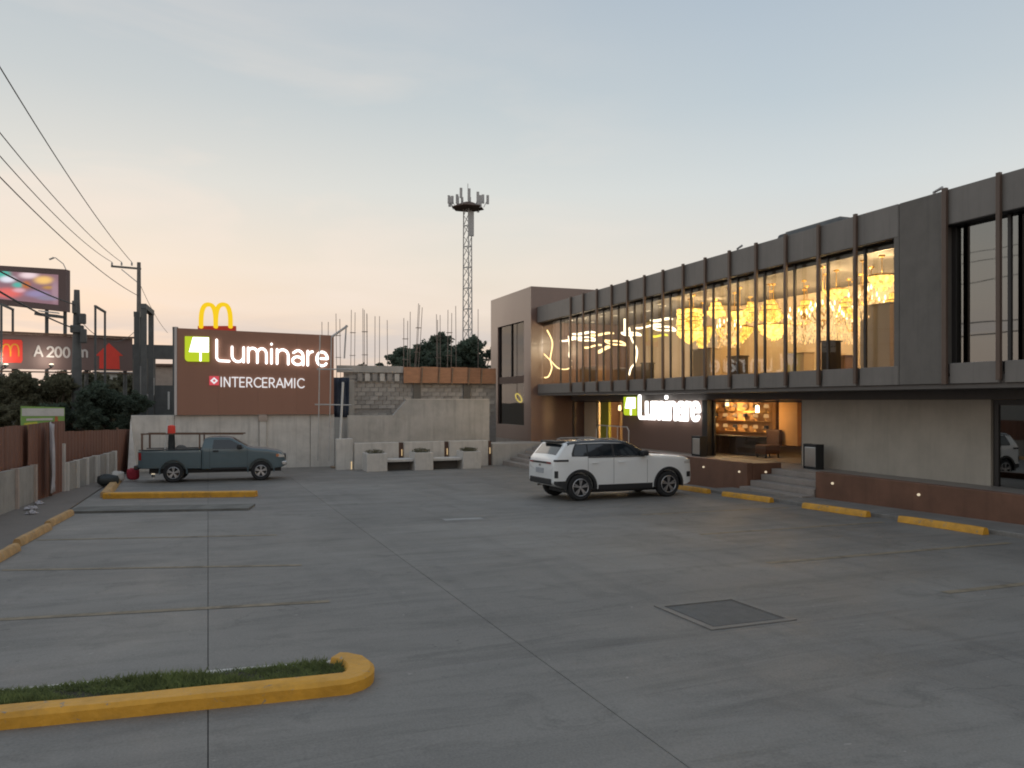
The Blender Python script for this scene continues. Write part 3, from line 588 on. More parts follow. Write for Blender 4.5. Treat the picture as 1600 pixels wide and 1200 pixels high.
# stairs
def stairs(name, label, x0, x1, y0, y1, n, zlow):
    st = thing(name, label, 'stairs', (x0, (y0 + y1) / 2, zlow), kind='structure')
    for i in range(n):
        xa = x0 + (x1 - x0) * i / n; zt = zlow + (PZ - zlow) * (i + 1) / n - (.004 if i == n - 1 else 0)
        MB().box(xa, x1 + .02 + .003 * i, y0 + .003 * i, y1 - .003 * i, zt - (PZ - zlow) / n + .002 - (.5 if i == 0 else 0), zt).build('step', MT['step'], st, bevel=.012)
stairs('staircase', 'wide concrete steps rising to the platform beside the end block', 12.2, 14.3, 25.3, 33.25, 6, ground(30))
stairs('staircase', 'short tiled steps between the two brown walls', 13.85, 15.29, 16.08, 18.6, 4, ground(17))
s = MB(); s.box(11.75, 14.31, 33.32, 35.0, -1, PZ + .015); tag(s.build('cheek_wall', MT['concrete']), 'plain concrete block closing the far side of the wide steps', 'wall')

# litter bins on the platform
def bin_(x, y, lab):
    b = thing('litter_bin', lab, 'litter bin', (x, y, PZ), 'metal litter bins on the platform')
    MB().box(x - .13, x + .13, y - .225, y + .225, PZ + .06, PZ + .62).build('body', MT['steel'], b, bevel=.02)
    for dy in (-.243, .243): MB().box(x - .14, x + .14, dy + y - .015, dy + y + .015, PZ, PZ + .7).build('side_frame', MT['black'], b, bevel=.008)
    MB().box(x - .14, x + .14, y - .218, y + .218, PZ + .63, PZ + .695).build('lid', MT['black'], b, bevel=.01)
    MB().box(x - .13, x + .13, y - .218, y + .218, PZ + .005, PZ + .05).build('base', MT['black'], b)
bin_(15.9, 23.6, 'steel litter bin before the dark post under the wall sign')
bin_(15.9, 18.0, 'steel litter bin against the beige wall by the glass doors')
# stainless rails by the left entrance
rl = thing('handrail', 'stainless handrail before the left entrance glass', 'handrail', (15.2, 29, PZ))
MB().tube([(15.2, 27.3, PZ), (15.2, 27.3, PZ + .75), (15.2, 27.45, PZ + .9), (15.2, 29.9, PZ + .9), (15.2, 30.05, PZ + .75), (15.2, 30.05, PZ)], .025, 8).build('rail', MT['steel'], rl, True)
for y in (28.2, 29.1): MB().tube([(15.2, y, PZ), (15.2, y, PZ + .88)], .02, 8).build('post', MT['steel'], rl, True)
# shop furniture seen through the doors
dk = thing('reception_desk', 'dark reception desk inside the glass doors', 'desk', (17.6, 23.0, PZ))
MB().box(17.4, 17.9, 22.5, 25.0, PZ + .02, PZ + .62).build('body', MT['dark_furn'], dk, bevel=.02)
MB().box(17.3, 18.0, 22.4, 25.1, PZ + .622, PZ + .68).build('top', MT['black'], dk, bevel=.01)
ch = thing('armchair', 'brown upholstered armchair beside the reception desk', 'chair', (17.5, 21.95, PZ))
MB().box(17.2, 17.8, 21.7, 22.25, PZ + .15, PZ + .45).build('seat', MT['brown_dark'], ch, bevel=.04)
MB().box(17.7, 17.85, 21.65, 22.3, PZ + .4, PZ + .95).build('backrest', MT['brown_dark'], ch, bevel=.04)
for dx in (17.25, 17.75):
    for dy in (21.75, 22.2): MB().box(dx - .02, dx + .02, dy - .02, dy + .02, PZ + .02, PZ + .15).build('leg', MT['black'], ch)

# ------------------------------------------------------------------ lamps in the showroom
CEIL = Z2 + .03
def lamp_light(parent, p, power, col=(1, .74, .42), r=.15):
    ld = bpy.data.lights.new('lamp_light', 'POINT'); ld.energy = power * 9.0; ld.color = col; ld.shadow_soft_size = r
    o = bpy.data.objects.new('lamp_light', ld); COL.objects.link(o); o.parent = parent
    o.matrix_basis = root_of(parent).matrix_basis.inverted() @ Matrix.Translation(p)
def hang(t, x, y, ztop, r=.012, m='gold'):
    MB().lathe([(.0, CEIL - .07), (.07, CEIL - .05), (.08, CEIL - .002)], 12, (x, y, 0)).build('canopy', MT[m], t, True)
    MB().tube([(x, y, CEIL - .05), (x, y, ztop)], r, 6).build('rod', MT[m], t, True)
def crystals(t, spots, m, size=.035):
    s = MB()
    for p in spots:
        p = Vector(p); a = size * random.uniform(.6, 1.3)
        s.add([p + Vector(q) * a for q in ((.6, 0, 0), (0, .6, 0), (-.6, 0, 0), (0, -.6, 0), (0, 0, 1), (0, 0, -1.6))],
              [(0, 1, 4), (1, 2, 4), (2, 3, 4), (3, 0, 4), (1, 0, 5), (2, 1, 5), (3, 2, 5), (0, 3, 5)])
    o = s.build('crystals', MT[m], t, normals=False); o['kind'] = 'stuff'
def bowl_lamp(x, y, z, w, h, lab, m='crystal', power=14):
    t = thing('bowl_chandelier', lab, 'chandelier', (x, y, z), 'crystal chandeliers in the upper showroom'); r = w / 2
    hang(t, x, y, z + h * .3)
    MB().lathe([(r * 1.02, z + .01), (r * 1.04, z + .03), (r * .98, z + .05), (r * .96, z + .012)], 24, (x, y, 0), 'z', False).build('rim', MT['gold'], t, True)
    MB().lathe([(r * .975, z), (r * .9, z - h * .3), (r * .62, z - h * .62), (r * .3, z - h * .9), (.02, z - h)], 20, (x, y, 0), 'z', False).build('bowl', MT[m], t)
    sp = []
    for k in range(40):
        a = random.uniform(0, 6.28); q = random.uniform(.1, .8); sp.append((x + math.cos(a) * r * q, y + math.sin(a) * r * q, z - h * (1 - q ** 2) - .03))
    crystals(t, sp, 'crystal_hot'); lamp_light(t, (x, y, z + .12), power)
def tier_lamp(x, y, ztop, w, h, n, lab, m='crystal', power=18, bell=True):
    t = thing('tiered_chandelier', lab, 'chandelier', (x, y, ztop - h), 'crystal chandeliers in the upper showroom'); hang(t, x, y, ztop)
    sp = []
    for i in range(n):
        f = (i + 1) / n if bell else 1 - .06 * (i % 2); r = w / 2 * (.35 + .65 * f if bell else f); za = ztop - h * i / n; zb = ztop - h * (i + .62) / n
        MB().lathe([(r * .96, za), (r, za - .02), (r * 1.0, zb), (r * .94, zb - .01)], 24, (x, y, 0), 'z', False).build('tier', MT[m], t)
        MB().lathe([(r * 1.0, za + .0), (r * 1.03, za + .012), (r * 1.0, za + .03), (r * .95, za + .012)], 24, (x, y, 0), 'z', False).build('band', MT['gold'], t, True)
        for k in range(26):
            a = random.uniform(0, 6.28); sp.append((x + math.cos(a) * r * 1.03, y + math.sin(a) * r * 1.03, zb - random.uniform(0, .08)))
    MB().lathe([(w * .42, ztop - h * .97), (w * .3, ztop - h * 1.08), (w * .12, ztop - h * 1.2), (.015, ztop - h * 1.26)], 18, (x, y, 0)).build('basket', MT[m], t)
    crystals(t, sp, 'crystal_hot'); lamp_light(t, (x, y, ztop - h * .5), power, r=.2)
def arm_lamp(x, y, z, w, lab, n=10, m='crystal_dim', power=12):
    t = thing('candle_chandelier', lab, 'chandelier', (x, y, z - .4), 'crystal chandeliers in the upper showroom'); hang(t, x, y, z + .35)
    MB().lathe([(.0, z + .4), (.05, z + .33), (.03, z + .2), (.09, z + .08), (.04, z - .05), (.11, z - .2), (.05, z - .32), (0, z - .42)], 14, (x, y, 0)).build('stem', MT['gold'], t, True)
    sp = []; bl = MB()
    for i in range(n):
        a = 2 * math.pi * i / n + .2; r = w / 2 * (1 if i % 2 else .72); c, s_ = math.cos(a), math.sin(a); zz = z + (.12 if i % 2 else .3)
        MB().tube([(x + c * .05, y + s_ * .05, z - .1), (x + c * r * .5, y + s_ * r * .5, z - .2), (x + c * r * .9, y + s_ * r * .9, zz - .2), (x + c * r, y + s_ * r, zz - .06)], .012, 6).build('arm', MT['gold'], t, True)
        MB().lathe([(.005, zz - .05), (.02, zz), (.016, zz + .05), (.002, zz + .1)], 8, (x + c * r, y + s_ * r, 0)).build('bulb', MT['bulb'], t, True)
        for k in range(26): q = random.uniform(.2, 1.05); sp.append((x + c * r * q + random.uniform(-.07, .07), y + s_ * r * q + random.uniform(-.07, .07), zz - .05 - random.uniform(0, .62)))
    crystals(t, sp, m, .045); lamp_light(t, (x, y, z + .1), power, r=.25)
bowl_lamp(16.2, 15.85, 5.40, .70, .30, 'glowing amber crystal bowl lamp in the last lit window before the solid panel', 'crystal_hot', 16)
bowl_lamp(16.8, 18.1, 5.36, .68, .22, 'shallow amber crystal bowl lamp, second lit window from the solid panel', 'crystal_hot', 12)
tier_lamp(16.8, 21.0, 5.42, .62, .5, 3, 'bell shaped tiered crystal chandelier over a wide basket, fourth lit window', 'crystal', 14)
bowl_lamp(16.9, 20.95, 4.62, 1.05, .42, 'wide low crystal basket lamp under the bell shaped chandelier', 'crystal_hot', 16)
tier_lamp(18.2, 20.9, 5.45, .6, .35, 2, 'small two tier crystal chandelier behind the third lit window', 'crystal', 10)
tier_lamp(18.2, 23.8, 5.75, .42, .6, 3, 'slim three tier crystal chandelier near the ceiling, fifth lit window', 'crystal', 10)
tier_lamp(17.4, 24.75, 5.80, .66, .45, 3, 'bell shaped crystal chandelier high beside the striped drum', 'crystal_hot', 12)
tier_lamp(16.5, 25.1, 5.55, .92, 1.0, 5, 'tall striped drum chandelier of stacked crystal bands', 'crystal_hot', 22, False)
bowl_lamp(17.0, 23.1, 4.72, 1.3, .55, 'big hanging crystal basket lamp, fifth lit window', 'crystal', 18)
bowl_lamp(17.6, 25.9, 5.0, .8, .8, 'deep amber crystal basket lamp just behind the striped drum', 'crystal', 12)
arm_lamp(17.3, 20.0, 4.75, 1.15, 'sparkling candle chandelier in the third lit window', 12, 'crystal_dim', 12)
arm_lamp(17.0, 18.75, 4.62, 1.1, 'sparkling candle chandelier under the shallow bowl lamp', 12, 'crystal_dim', 12)
arm_lamp(17.3, 17.3, 4.75, 1.0, 'amber candle chandelier hanging low near the solid panel', 10, 'crystal_dim', 10)
arm_lamp(18.7, 21.6, 4.7, 1.2, 'candle chandelier at the back between the basket lamps', 12, 'crystal_dim', 10)
for (x, y, zt_, w, h, n_t, lab) in ((17.9, 22.3, 5.5, .8, .55, 3, 'bell chandelier between the fourth and fifth lit windows'), (18.4, 19.3, 5.35, .7, .45, 3, 'bell chandelier at the back of the third lit window'),
                                   (18.6, 17.6, 5.3, .7, .4, 2, 'two tier chandelier at the back near the solid panel'), (18.7, 25.2, 5.4, .8, .7, 4, 'four tier chandelier at the back behind the striped drum'), (16.0, 24.1, 5.3, .55, .45, 3, 'small bell chandelier close to the glass beside the striped drum')):
    tier_lamp(x, y, zt_, w, h, n_t, lab, 'crystal', 8)
bowl_lamp(16.4, 22.0, 5.15, .6, .4, 'small amber bowl lamp hanging close to the glass, fifth lit window', 'crystal_hot', 8)
bowl_lamp(18.0, 18.4, 4.9, .9, .4, 'amber bowl lamp deep behind the second lit window', 'crystal', 8)
arm_lamp(18.9, 19.6, 4.55, 1.4, 'large dim candle chandelier deep in the showroom', 12, 'crystal_dim', 8)
arm_lamp(16.0, 17.75, 4.6, .9, 'peach coloured candle chandelier close to the glass, third from the solid panel', 10, 'crystal_dim', 6)
arm_lamp(16.1, 22.2, 4.55, .8, 'candle chandelier close to the glass between two basket lamps', 10, 'crystal_dim', 6)
arm_lamp(16.3, 16.6, 4.9, .7, 'small candle chandelier close to the glass, second from the solid panel', 8, 'crystal_dim', 8)

def ring_lamp(x, y, z, r, lab, tilt=0., m='led_white', power=8, r2=None):
    t = thing('ring_pendant', lab, 'pendant lamp', (x, y, z), 'led ring pendants in the upper showroom')
    for a in (0, 2.1, 4.2):
        MB().tube([(x, y, CEIL - .03), (x + r * math.cos(a), y + r * math.sin(a), z + math.cos(a) * r * tilt)], .004, 4).build('cable', MT['cable'], t)
    MB().lathe([(.0, CEIL - .05), (.09, CEIL - .04), (.09, CEIL - .002)], 12, (x, y, 0)).build('canopy', MT['white_metal'], t, True)
    pts = [(x + r * math.cos(a), y + (r2 or r) * math.sin(a), z + r * math.cos(a) * tilt + .02 * math.sin(3 * a)) for a in [2 * math.pi * k / 28 for k in range(28)]]
    MB().tube(pts, .038, 6, True).build('ring', MT[m], t, True)
    lamp_light(t, (x, y, z - .08), power, (1, .86, .66), .3)
for i, (x, y, z, r, tl, m, lab) in enumerate([
    (16.9, 27.7, 5.45, .42, .1, 'led_white', 'flat white led ring nearest the striped drum, upper one'),
    (16.7, 27.2, 5.05, .45, -.15, 'led_white', 'white led ring nearest the striped drum, lower one'),
    (16.2, 26.7, 4.72, .3, .1, 'led_green', 'small yellowish led ring under the white rings by the striped drum'),
    (17.0, 28.9, 5.30, .5, .2, 'led_white', 'tilted white led ring right of the wavy ribbon lamp'),
    (16.6, 29.6, 5.02, .4, -.1, 'led_white', 'low white led ring just right of the wavy ribbon lamp'),
    (16.0, 32.9, 5.30, .5, .1, 'led_white', 'upper led ring of the cluster in the wide last bay'),
    (15.8, 32.4, 5.00, .55, -.12, 'led_white', 'middle led ring of the cluster in the wide last bay'),
    (15.7, 33.6, 5.05, .5, .15, 'led_white', 'led ring farthest along in the wide last bay'),
    (16.2, 31.5, 5.15, .5, .12, 'led_warm', 'warm led ring beside the first bronze fin'),
    (16.6, 31.0, 4.75, .45, -.2, 'led_warm', 'low warm led ring beside the first bronze fin'),
    (17.0, 34.0, 4.8, .4, .2, 'led_warm', 'warm led ring deep in the wide last bay'),
    (15.7, 30.4, 4.4, .28, .5, 'led_warm', 'tilted small warm led ring hanging low in the third narrow bay')]):
    ring_lamp(x, y, z, r, lab, tl, m, 4)
def ribbon_lamp(pts, m, lab, r=.03):
    P = [Vector(p) for p in pts]; t = thing('ribbon_pendant', lab, 'pendant lamp', P[0], 'led ribbon pendants in the upper showroom')
    sm = []
    for i in range(len(P) - 1):
        p0, p1, p2, p3 = P[max(i - 1, 0)], P[i], P[i + 1], P[min(i + 2, len(P) - 1)]
        for k in range(6):
            u = k / 6; sm.append(.5 * ((2 * p1) + (p2 - p0) * u + (2 * p0 - 5 * p1 + 4 * p2 - p3) * u * u + (3 * p1 - p0 - 3 * p2 + p3) * u ** 3))
    sm.append(P[-1]); MB().tube(sm, r, 6).build('ribbon', MT[m], t, True)
    hi = max(sm, key=lambda q: q.z); MB().tube([hi, (hi.x, hi.y, CEIL)], .004, 4).build('cable', MT['cable'], t)
def gx(u, v, X):
    r = (u - 800) / 1250; dx = SY + r * CY; return (X, (CY - r * SY) * X / dx, EYE + (627 - v) / 1250 * X / dx)
ribbon_lamp([gx(855, 516, 15.0), gx(863, 535, 15.02), gx(860, 560, 15.0), gx(862, 575, 15.0), gx(857, 588, 14.98), gx(851, 590, 14.97)], 'led_warm', 'long curling led ribbon hanging at the far end of the windows')
ribbon_lamp([gx(850, 553, 14.98), gx(860, 563, 15.05), gx(872, 575, 15.1), gx(885, 577, 15.1), gx(893, 573, 15.1)], 'led_warm', 'short sagging led ribbon crossing the long curling one', .024)
ribbon_lamp([gx(888, 525, 15.7), gx(890, 545, 15.7), gx(889, 556, 15.7), gx(893, 564, 15.7)], 'led_white', 'thin hooked led ribbon in the wide last bay', .024)
ribbon_lamp([gx(983, 512, 15.4), gx(987, 530, 15.4), gx(995, 546, 15.4), gx(993, 565, 15.4), gx(986, 575, 15.4), gx(983, 586, 15.4)], 'led_white', 'wavy white led ribbon hanging in the middle bays', .035)
ribbon_lamp([gx(976, 498, 15.6), gx(976, 520, 15.6)], 'led_white', 'short straight led bar above the wavy ribbon', .04)
# a few showroom pieces standing on the upper floor
UF = Z0 + .22
for i, (x, y, w, h, m, lab) in enumerate([(15.7, 17.1, .16, 1.0, 'dark_furn', 'dark slim plinth behind the second lit window'), (16.0, 21.6, .22, .6, 'dark_furn', 'dark plinth below the hanging basket lamps'),
    (17.8, 24.0, .35, 1.0, 'dark_furn', 'dark cabinet behind the fifth lit window'), (15.8, 26.9, .16, .85, 'dark_furn', 'narrow dark plinth left of the striped drum'),
    (16.4, 16.1, .5, 1.9, 'cream', 'tall cream display board in the last lit window'), (16.2, 23.6, .55, 1.2, 'cream', 'cream display board below the big basket lamp'),
    (16.0, 32.0, .9, .9, 'wood_floor', 'low wooden display counter in the wide last bay'), (17.4, 20.3, .4, .9, 'cream', 'cream display board below the candle chandeliers'), (17.2, 18.3, .3, .7, 'wood_floor', 'brown display box behind the second lit window'), (16.2, 28.8, 1.3, .75, 'wood_floor', 'long wooden display counter in the middle bays')]):
    t = thing('display_stand', lab, 'display stand', (x, y, UF), 'display stands on the upper floor')
    MB().box(x - .2, x + .2, y - w, y + w, UF, UF + h).build('body', MT[m], t, bevel=.02)
    MB().box(x - .23, x + .23, y - w - .03, y + w + .03, UF + h + .001, UF + h + .04).build('top', MT[m], t, bevel=.01)
# ground floor lamps
n_ = 0
for r_, z in enumerate((.80, 1.2, 1.55)):
    for c_ in range(7):
        y = 23.35 + c_ * .6
        t = thing('display_lamp', 'small amber lamp on the display wall, %s from the hanging panel, %s row' % (('first', 'second', 'third', 'fourth', 'fifth', 'sixth', 'seventh')[c_], ('bottom', 'middle', 'top')[r_]), 'lamp', (18.53, y, PZ + z), 'small lamps on the display wall')
        MB().lathe([(.05, PZ + z + .03 - .02), (.02, PZ + z + .06), (.02, PZ + z + .12)], 8, (18.53, y, 0)).build('base', MT['gold'], t, True)
        MB().lathe([(.10, PZ + z + .12), (.07, PZ + z + .24), (.06, PZ + z + .24)], 10, (18.53, y, 0)).build('shade', MT['shade_dim'] if (c_ + r_) % 3 else MT['dark_furn'], t, True)
def pendant(x, y, z, lab, m='led_warm', power=10):
    t = thing('pendant_lamp', lab, 'pendant lamp', (x, y, z)); zc = Z0 - .11
    MB().tube([(x, y, zc), (x, y, z + .1)], .006, 5).build('cable', MT['cable'], t)
    MB().lathe([(.03, z + .12), (.06, z + .1), (.07, z - .12), (.05, z - .13)], 12, (x, y, 0)).build('shade', MT[m], t, True)
    lamp_light(t, (x, y, z - .2), power * .38, (1, .64, .28), .12)
pendant(17.1, 22.0, 1.95, 'bright white pendant lamp inside the glass doors', 'bulb', 12)
pendant(20.5, 20.6, 1.9, 'warm pendant lamp at the back of the lower shop', 'led_warm', 22)
pendant(18.0, 24.9, 2.15, 'warm downlight over the display wall', 'led_warm', 22)
pendant(17.6, 30.9, 1.7, 'warm bulb lamp at the right of the left entrance', 'bulb', 34)
pendant(17.9, 33.0, 1.9, 'small warm lamp in the middle of the left entrance', 'led_warm', 34)
t = thing('loop_lamp', 'yellow looped led lamp behind the lower window of the end block', 'lamp', (14.7, 37.2, EYE))
MB().tube([(14.49, 37.2 + .42 * math.cos(a), EYE + .17 + .17 * math.sin(a) + .12 * math.cos(a)) for a in [6.283 * k / 20 for k in range(20)]], .035, 6, True).build('loop', MT['led_green'], t, True)
MB().box(BX + .24, BX + .29, 37.1, 37.14, EYE + .1, EYE + .6).build('bracket', MT['gold'], t)
MB().box(XG + .5, XG + .62, 32.2, 33.0, PZ + .02, Z0 - .12).build('lime_panel', MT['sign_lime'] if False else material('lime_board', (.42, .45, .04), .6), bld)

# ------------------------------------------------------------------ signs with stroke letters
def arc(cx, cy, rx, ry, a0, a1, n=14): return [(cx + rx * math.cos(R(a0 + (a1 - a0) * i / n)), cy + ry * math.sin(R(a0 + (a1 - a0) * i / n))) for i in range(n + 1)]
GL = {  # strokes on a grid where x-height = 1 and capital height = 1.42; value: (advance, strokes)
 'L': (1.05, [[(.1, 1.42), (.1, .25)] + arc(.35, .25, .25, .25, 180, 270, 6) + [(.95, 0)]]),
 'u': (1.12, [[(.1, 1), (.1, .42)] + arc(.5, .42, .4, .42, 180, 360, 14), [(.9, 1), (.9, 0)]]),
 'm': (1.62, [[(.1, 0), (.1, 1)], [(.1, .6)] + arc(.42, .62, .32, .38, 180, 0, 12) + [(.74, 0)], [(.74, .6)] + arc(1.06, .62, .32, .38, 180, 0, 12) + [(1.38, 0)]]),
 'i': (.42, [[(.12, 0), (.12, .98)], [(.12, 1.34), (.12, 1.36)]]),
 'n': (1.12, [[(.1, 0), (.1, 1)], [(.1, .55)] + arc(.5, .6, .4, .4, 180, 0, 14) + [(.9, 0)]]),
 'a': (1.1, [[(.16, .84)] + arc(.5, .62, .36, .38, 140, 0, 12) + [(.86, 0)], arc(.46, .28, .37, .28, 0, 360, 20)]),
 'r': (.68, [[(.1, 0), (.1, 1)], [(.1, .55)] + arc(.48, .6, .38, .38, 180, 95, 8)]),
 'e': (1.05, [[(.1, .52), (.84, .52)] + arc(.48, .5, .4, .5, 5, 320, 22)]),
 'I': (.45, [[(.15, 0), (.15, 1.42)]]),
 'N': (1.2, [[(.1, 0), (.1, 1.42)], [(.1, 1.42), (.95, 0)], [(.95, 0), (.95, 1.42)]]),
 'T': (1.05, [[(0, 1.42), (.95, 1.42)], [(.475, 1.42), (.475, 0)]]),
 'E': (1.0, [[(.1, 0), (.1, 1.42)], [(.1, 1.42), (.8, 1.42)], [(.1, .71), (.72, .71)], [(.1, 0), (.8, 0)]]),
 'R': (1.08, [[(.1, 0), (.1, 1.42)], [(.1, 1.42), (.5, 1.42)] + arc(.5, 1.05, .36, .37, 90, -90, 10) + [(.1, .68)], [(.45, .68), (.9, 0)]]),
 'C': (1.25, [arc(.72, .71, .62, .71, 45, 315, 20)]),
 'A': (1.25, [[(.05, 0), (.6, 1.42)], [(.6, 1.42), (1.15, 0)], [(.25, .45), (.95, .45)]]),
 'M': (1.45, [[(.1, 0), (.1, 1.42)], [(.1, 1.42), (.65, .3)], [(.65, .3), (1.2, 1.42)], [(1.2, 1.42), (1.2, 0)]]),
 '2': (1.05, [arc(.48, 1.0, .4, .42, 165, -30, 12) + [(.1, 0), (.9, 0)]]),
 '0': (1.15, [arc(.52, .71, .42, .71, 0, 360, 24)]),
}
def ribbon2d(s, pts, w, frame, d0, d1):
    pts = [Vector((p[0], p[1])) for p in pts]; n = len(pts)
    closed = n > 3 and (pts[0] - pts[-1]).length < 1e-4
    L_, R_ = [], []
    for i, p in enumerate(pts):
        a = pts[i - 1] if i else (pts[-2] if closed else p); b = pts[i + 1] if i < n - 1 else (pts[1] if closed else p)
        d1_ = (p - a).normalized() if (p - a).length > 1e-9 else (b - p).normalized()
        d2_ = (b - p).normalized() if (b - p).length > 1e-9 else d1_
        t = (d1_ + d2_); t = t.normalized() if t.length > 1e-6 else d1_
        nrm = Vector((-t.y, t.x)); k = 1 / max(.5, nrm.dot(Vector((-d1_.y, d1_.x))))
        L_.append(p + nrm * w / 2 * k); R_.append(p - nrm * w / 2 * k)
    if not closed:          # half round ends
        d = (pts[0] - pts[1]).normalized(); q = Vector((-d.y, d.x)); e = (pts[-1] - pts[-2]).normalized(); q2 = Vector((-e.y, e.x))
        cap0 = [pts[0] + (d * math.sin(R(t)) + q * math.cos(R(t))) * w / 2 for t in (30, 60, 90, 120, 150)]
        cap1 = [pts[-1] + (e * math.sin(R(t)) + q2 * math.cos(R(t))) * w / 2 for t in (30, 60, 90, 120, 150)]
        s.prism([R_[0]] + cap0[::1] + [L_[0]], frame, d0, d1); s.prism([L_[-1]] + cap1 + [R_[-1]], frame, d0, d1)
    for i in range(n - 1):
        k = len(s.v); s.v += [Vector(frame(*q, dd)) for dd in (d0, d1) for q in (L_[i], R_[i], R_[i + 1], L_[i + 1])]
        s.f += [(k + 4, k + 5, k + 6, k + 7), (k, k + 3, k + 2, k + 1), (k, k + 4, k + 7, k + 3), (k + 1, k + 2, k + 6, k + 5)]
def write(parent, text, origin, ex, en, size, stroke, m, depth=.08, gap=.0, length=None, base=.02):
    """one part per letter; origin is the lower left corner, size the x-height"""
    origin, ex, en = Vector(origin), Vector(ex).normalized(), Vector(en).normalized(); ez = Vector((0, 0, 1))
    total = sum(.5 if c == ' ' else GL[c][0] + gap for c in text); sx_ = size if length is None else length / total
    x = 0
    for c in text:
        if c == ' ': x += .5; continue
        adv, strokes = GL[c]; s = MB()
        for j, st in enumerate(strokes):
            fr = lambda a, b, d, x=x: origin + ex * (a + x) * sx_ + ez * b * size + en * d
            ribbon2d(s, st, stroke, fr, base, base + depth + .002 * j)
        s.build('letter', m, parent); x += adv + gap

# big sign panel on the far wall
sg = thing('sign_panel', 'large brown panel carrying the glowing shop name above the far wall', 'sign', (2, 36, EYE - .57))
SX0, SX1, SY0 = -1.2, 5.2, 35.85
for i in range(4):
    a = SX0 + (SX1 - SX0) * i / 4; b = SX0 + (SX1 - SX0) * (i + 1) / 4
    s = MB(); ztl = EYE + 3.03 - .03 * i; ztr = EYE + 3.0 - .03 * i
    s.add([(a + .002, y, EYE - .57) for y in (SY0, SY0 + .25)] + [(b - .002, y, EYE - .57) for y in (SY0, SY0 + .25)] + [(a + .002, y, ztl) for y in (SY0, SY0 + .25)] + [(b - .002, y, ztr) for y in (SY0, SY0 + .25)],
          [(0, 2, 6, 4), (1, 5, 7, 3), (0, 4, 5, 1), (2, 3, 7, 6), (4, 6, 7, 5), (0, 1, 3, 2)])
    s.build('panel', MT['sign_brown'], sg)
MB().box(SX0 - .10, SX0 - .004, SY0 - .02, SY0 + .27, EYE - .57, EYE + 3.08).build('edge_trim', MT['letter_grey'], sg)
def lamp_logo(parent, o, ex, en, w, h, base=.02):
    o, ex, en = Vector(o), Vector(ex), Vector(en); ez = Vector((0, 0, 1)); fr = lambda a, b, d: o + ex * a * w + ez * b * h + en * d
    c = [(0, .14)] + [(.14 - .14 * math.cos(R(t)), .14 - .14 * math.sin(R(t))) for t in (30, 60)] + [(.14, 0), (1, 0), (1, 1), (0, 1)]
    MB().prism(c, fr, base, base + .06).build('logo_tile', MT['sign_lime'], parent)
    MB().prism([(.17, .38), (.98, .38), (.98, .97), (.33, .97)], fr, base + .061, base + .09).build('logo_shade', MT['sign_white'], parent)
    MB().prism([(.60, .02), (.68, .02), (.68, .379), (.60, .379)], fr, base + .061, base + .09).build('logo_stem', MT['sign_white'], parent)
p = lambda u, v: at(u, v, 36 / (CY - (u - 800) / 1250 * SY))
a_ = p(289, 565); b_ = p(327, 527)
lamp_logo(sg, (a_.x, SY0, a_.z), (1, 0, 0), (0, -1, 0), b_.x - a_.x, b_.z - a_.z)
l0 = p(337, 563); l1 = p(515, 570)
sign_u = Vector((l1.x - l0.x, 0, l1.z - l0.z))
write(sg, 'Luminare', (l0.x - .02, SY0, l0.z - .02), (1, 0, -.035), (0, -1, 0), .61, .155, MT['sign_white'], length=l1.x - l0.x)
c0 = p(344, 604); c1 = p(476, 605)
write(sg, 'INTERCERAMIC', (c0.x, SY0, c0.z), (1, 0, -.01), (0, -1, 0), .275, .17, MT['sign_white_dim'], .04, .08, c1.x - c0.x)
q0 = p(327, 602); fr = lambda a, b, d: Vector((q0.x + a * .38, SY0 - d, q0.z + b * .38))
MB().prism([(0, 0), (1, 0), (1, 1), (0, 1)], fr, .02, .05).build('red_tile', MT['sign_red'], sg)
MB().prism([(.5, .12), (.9, .5), (.5, .88), (.1, .5)], fr, .051, .06).build('white_diamond', MT['sign_white_dim'], sg)
MB().prism([(.5, .34), (.68, .5), (.5, .66), (.34, .5)], fr, .061, .066).build('red_diamond', MT['sign_red'], sg)

# the same name on the building, on the brown lower wall
ws = thing('wall_sign', 'glowing shop name on the brown lower wall of the showroom', 'sign', (16.3, 27, 1.6))
MB().box(XG - .12, XG - .03, 24.2, 29.9, EYE - .42, EYE - .36).build('mounting_rail', MT['frame'], ws)
lamp_logo(ws, (XG - .1, 29.55, EYE - .58), (0, -1, 0), (-1, 0, 0), 1.0, .76, .03)
write(ws, 'Luminare', (XG - .1, 28.3, EYE - .66), (0, -1, 0), (-1, 0, 0), .60, .24, MT['sign_white'], .09, length=4.3, base=.03)

# golden arch sign behind the panel
ar = thing('arch_sign', 'yellow double arch sign on a red base behind the brown panel', 'sign', at(339, 520, 46))
b0, b1 = at(309, 516, 46), at(367, 516, 46)
ex = (b1 - b0).normalized(); en = Vector((ex.y, -ex.x, 0)); fr = lambda a, b, d: b0 + ex * a + Vector((0, 0, b)) + en * d
W_ = (b1 - b0).length
MB().prism([(0, -.2), (W_, -.2), (W_, .25), (0, .25)], fr, -.25, 0).build('base', MT['red'], ar)
MB().prism([(W_ * .35, -6), (W_ * .65, -6), (W_ * .65, -.2), (W_ * .35, -.2)], fr, -.25, -.05).build('pole', MT['dark_steel'], ar)
ha = (516 - 476) / 1250 * 46; wa = 46 / 1250 * 46
for k in (0, 1):
    x0 = W_ / 2 - wa / 2 + k * wa / 2
    s = MB(); pts = [(x0 + wa / 4 + wa / 4 * math.copysign(abs(math.cos(t)) ** .8, -math.cos(t)), .2 + (ha - .2) * abs(math.sin(t)) ** .62) for t in [math.pi * i / 24 for i in range(25)]]
    ribbon2d(s, pts, .22, fr, .01 + .004 * k, .16 + .004 * k); s.build('arch', MT['arch_yellow'], ar)

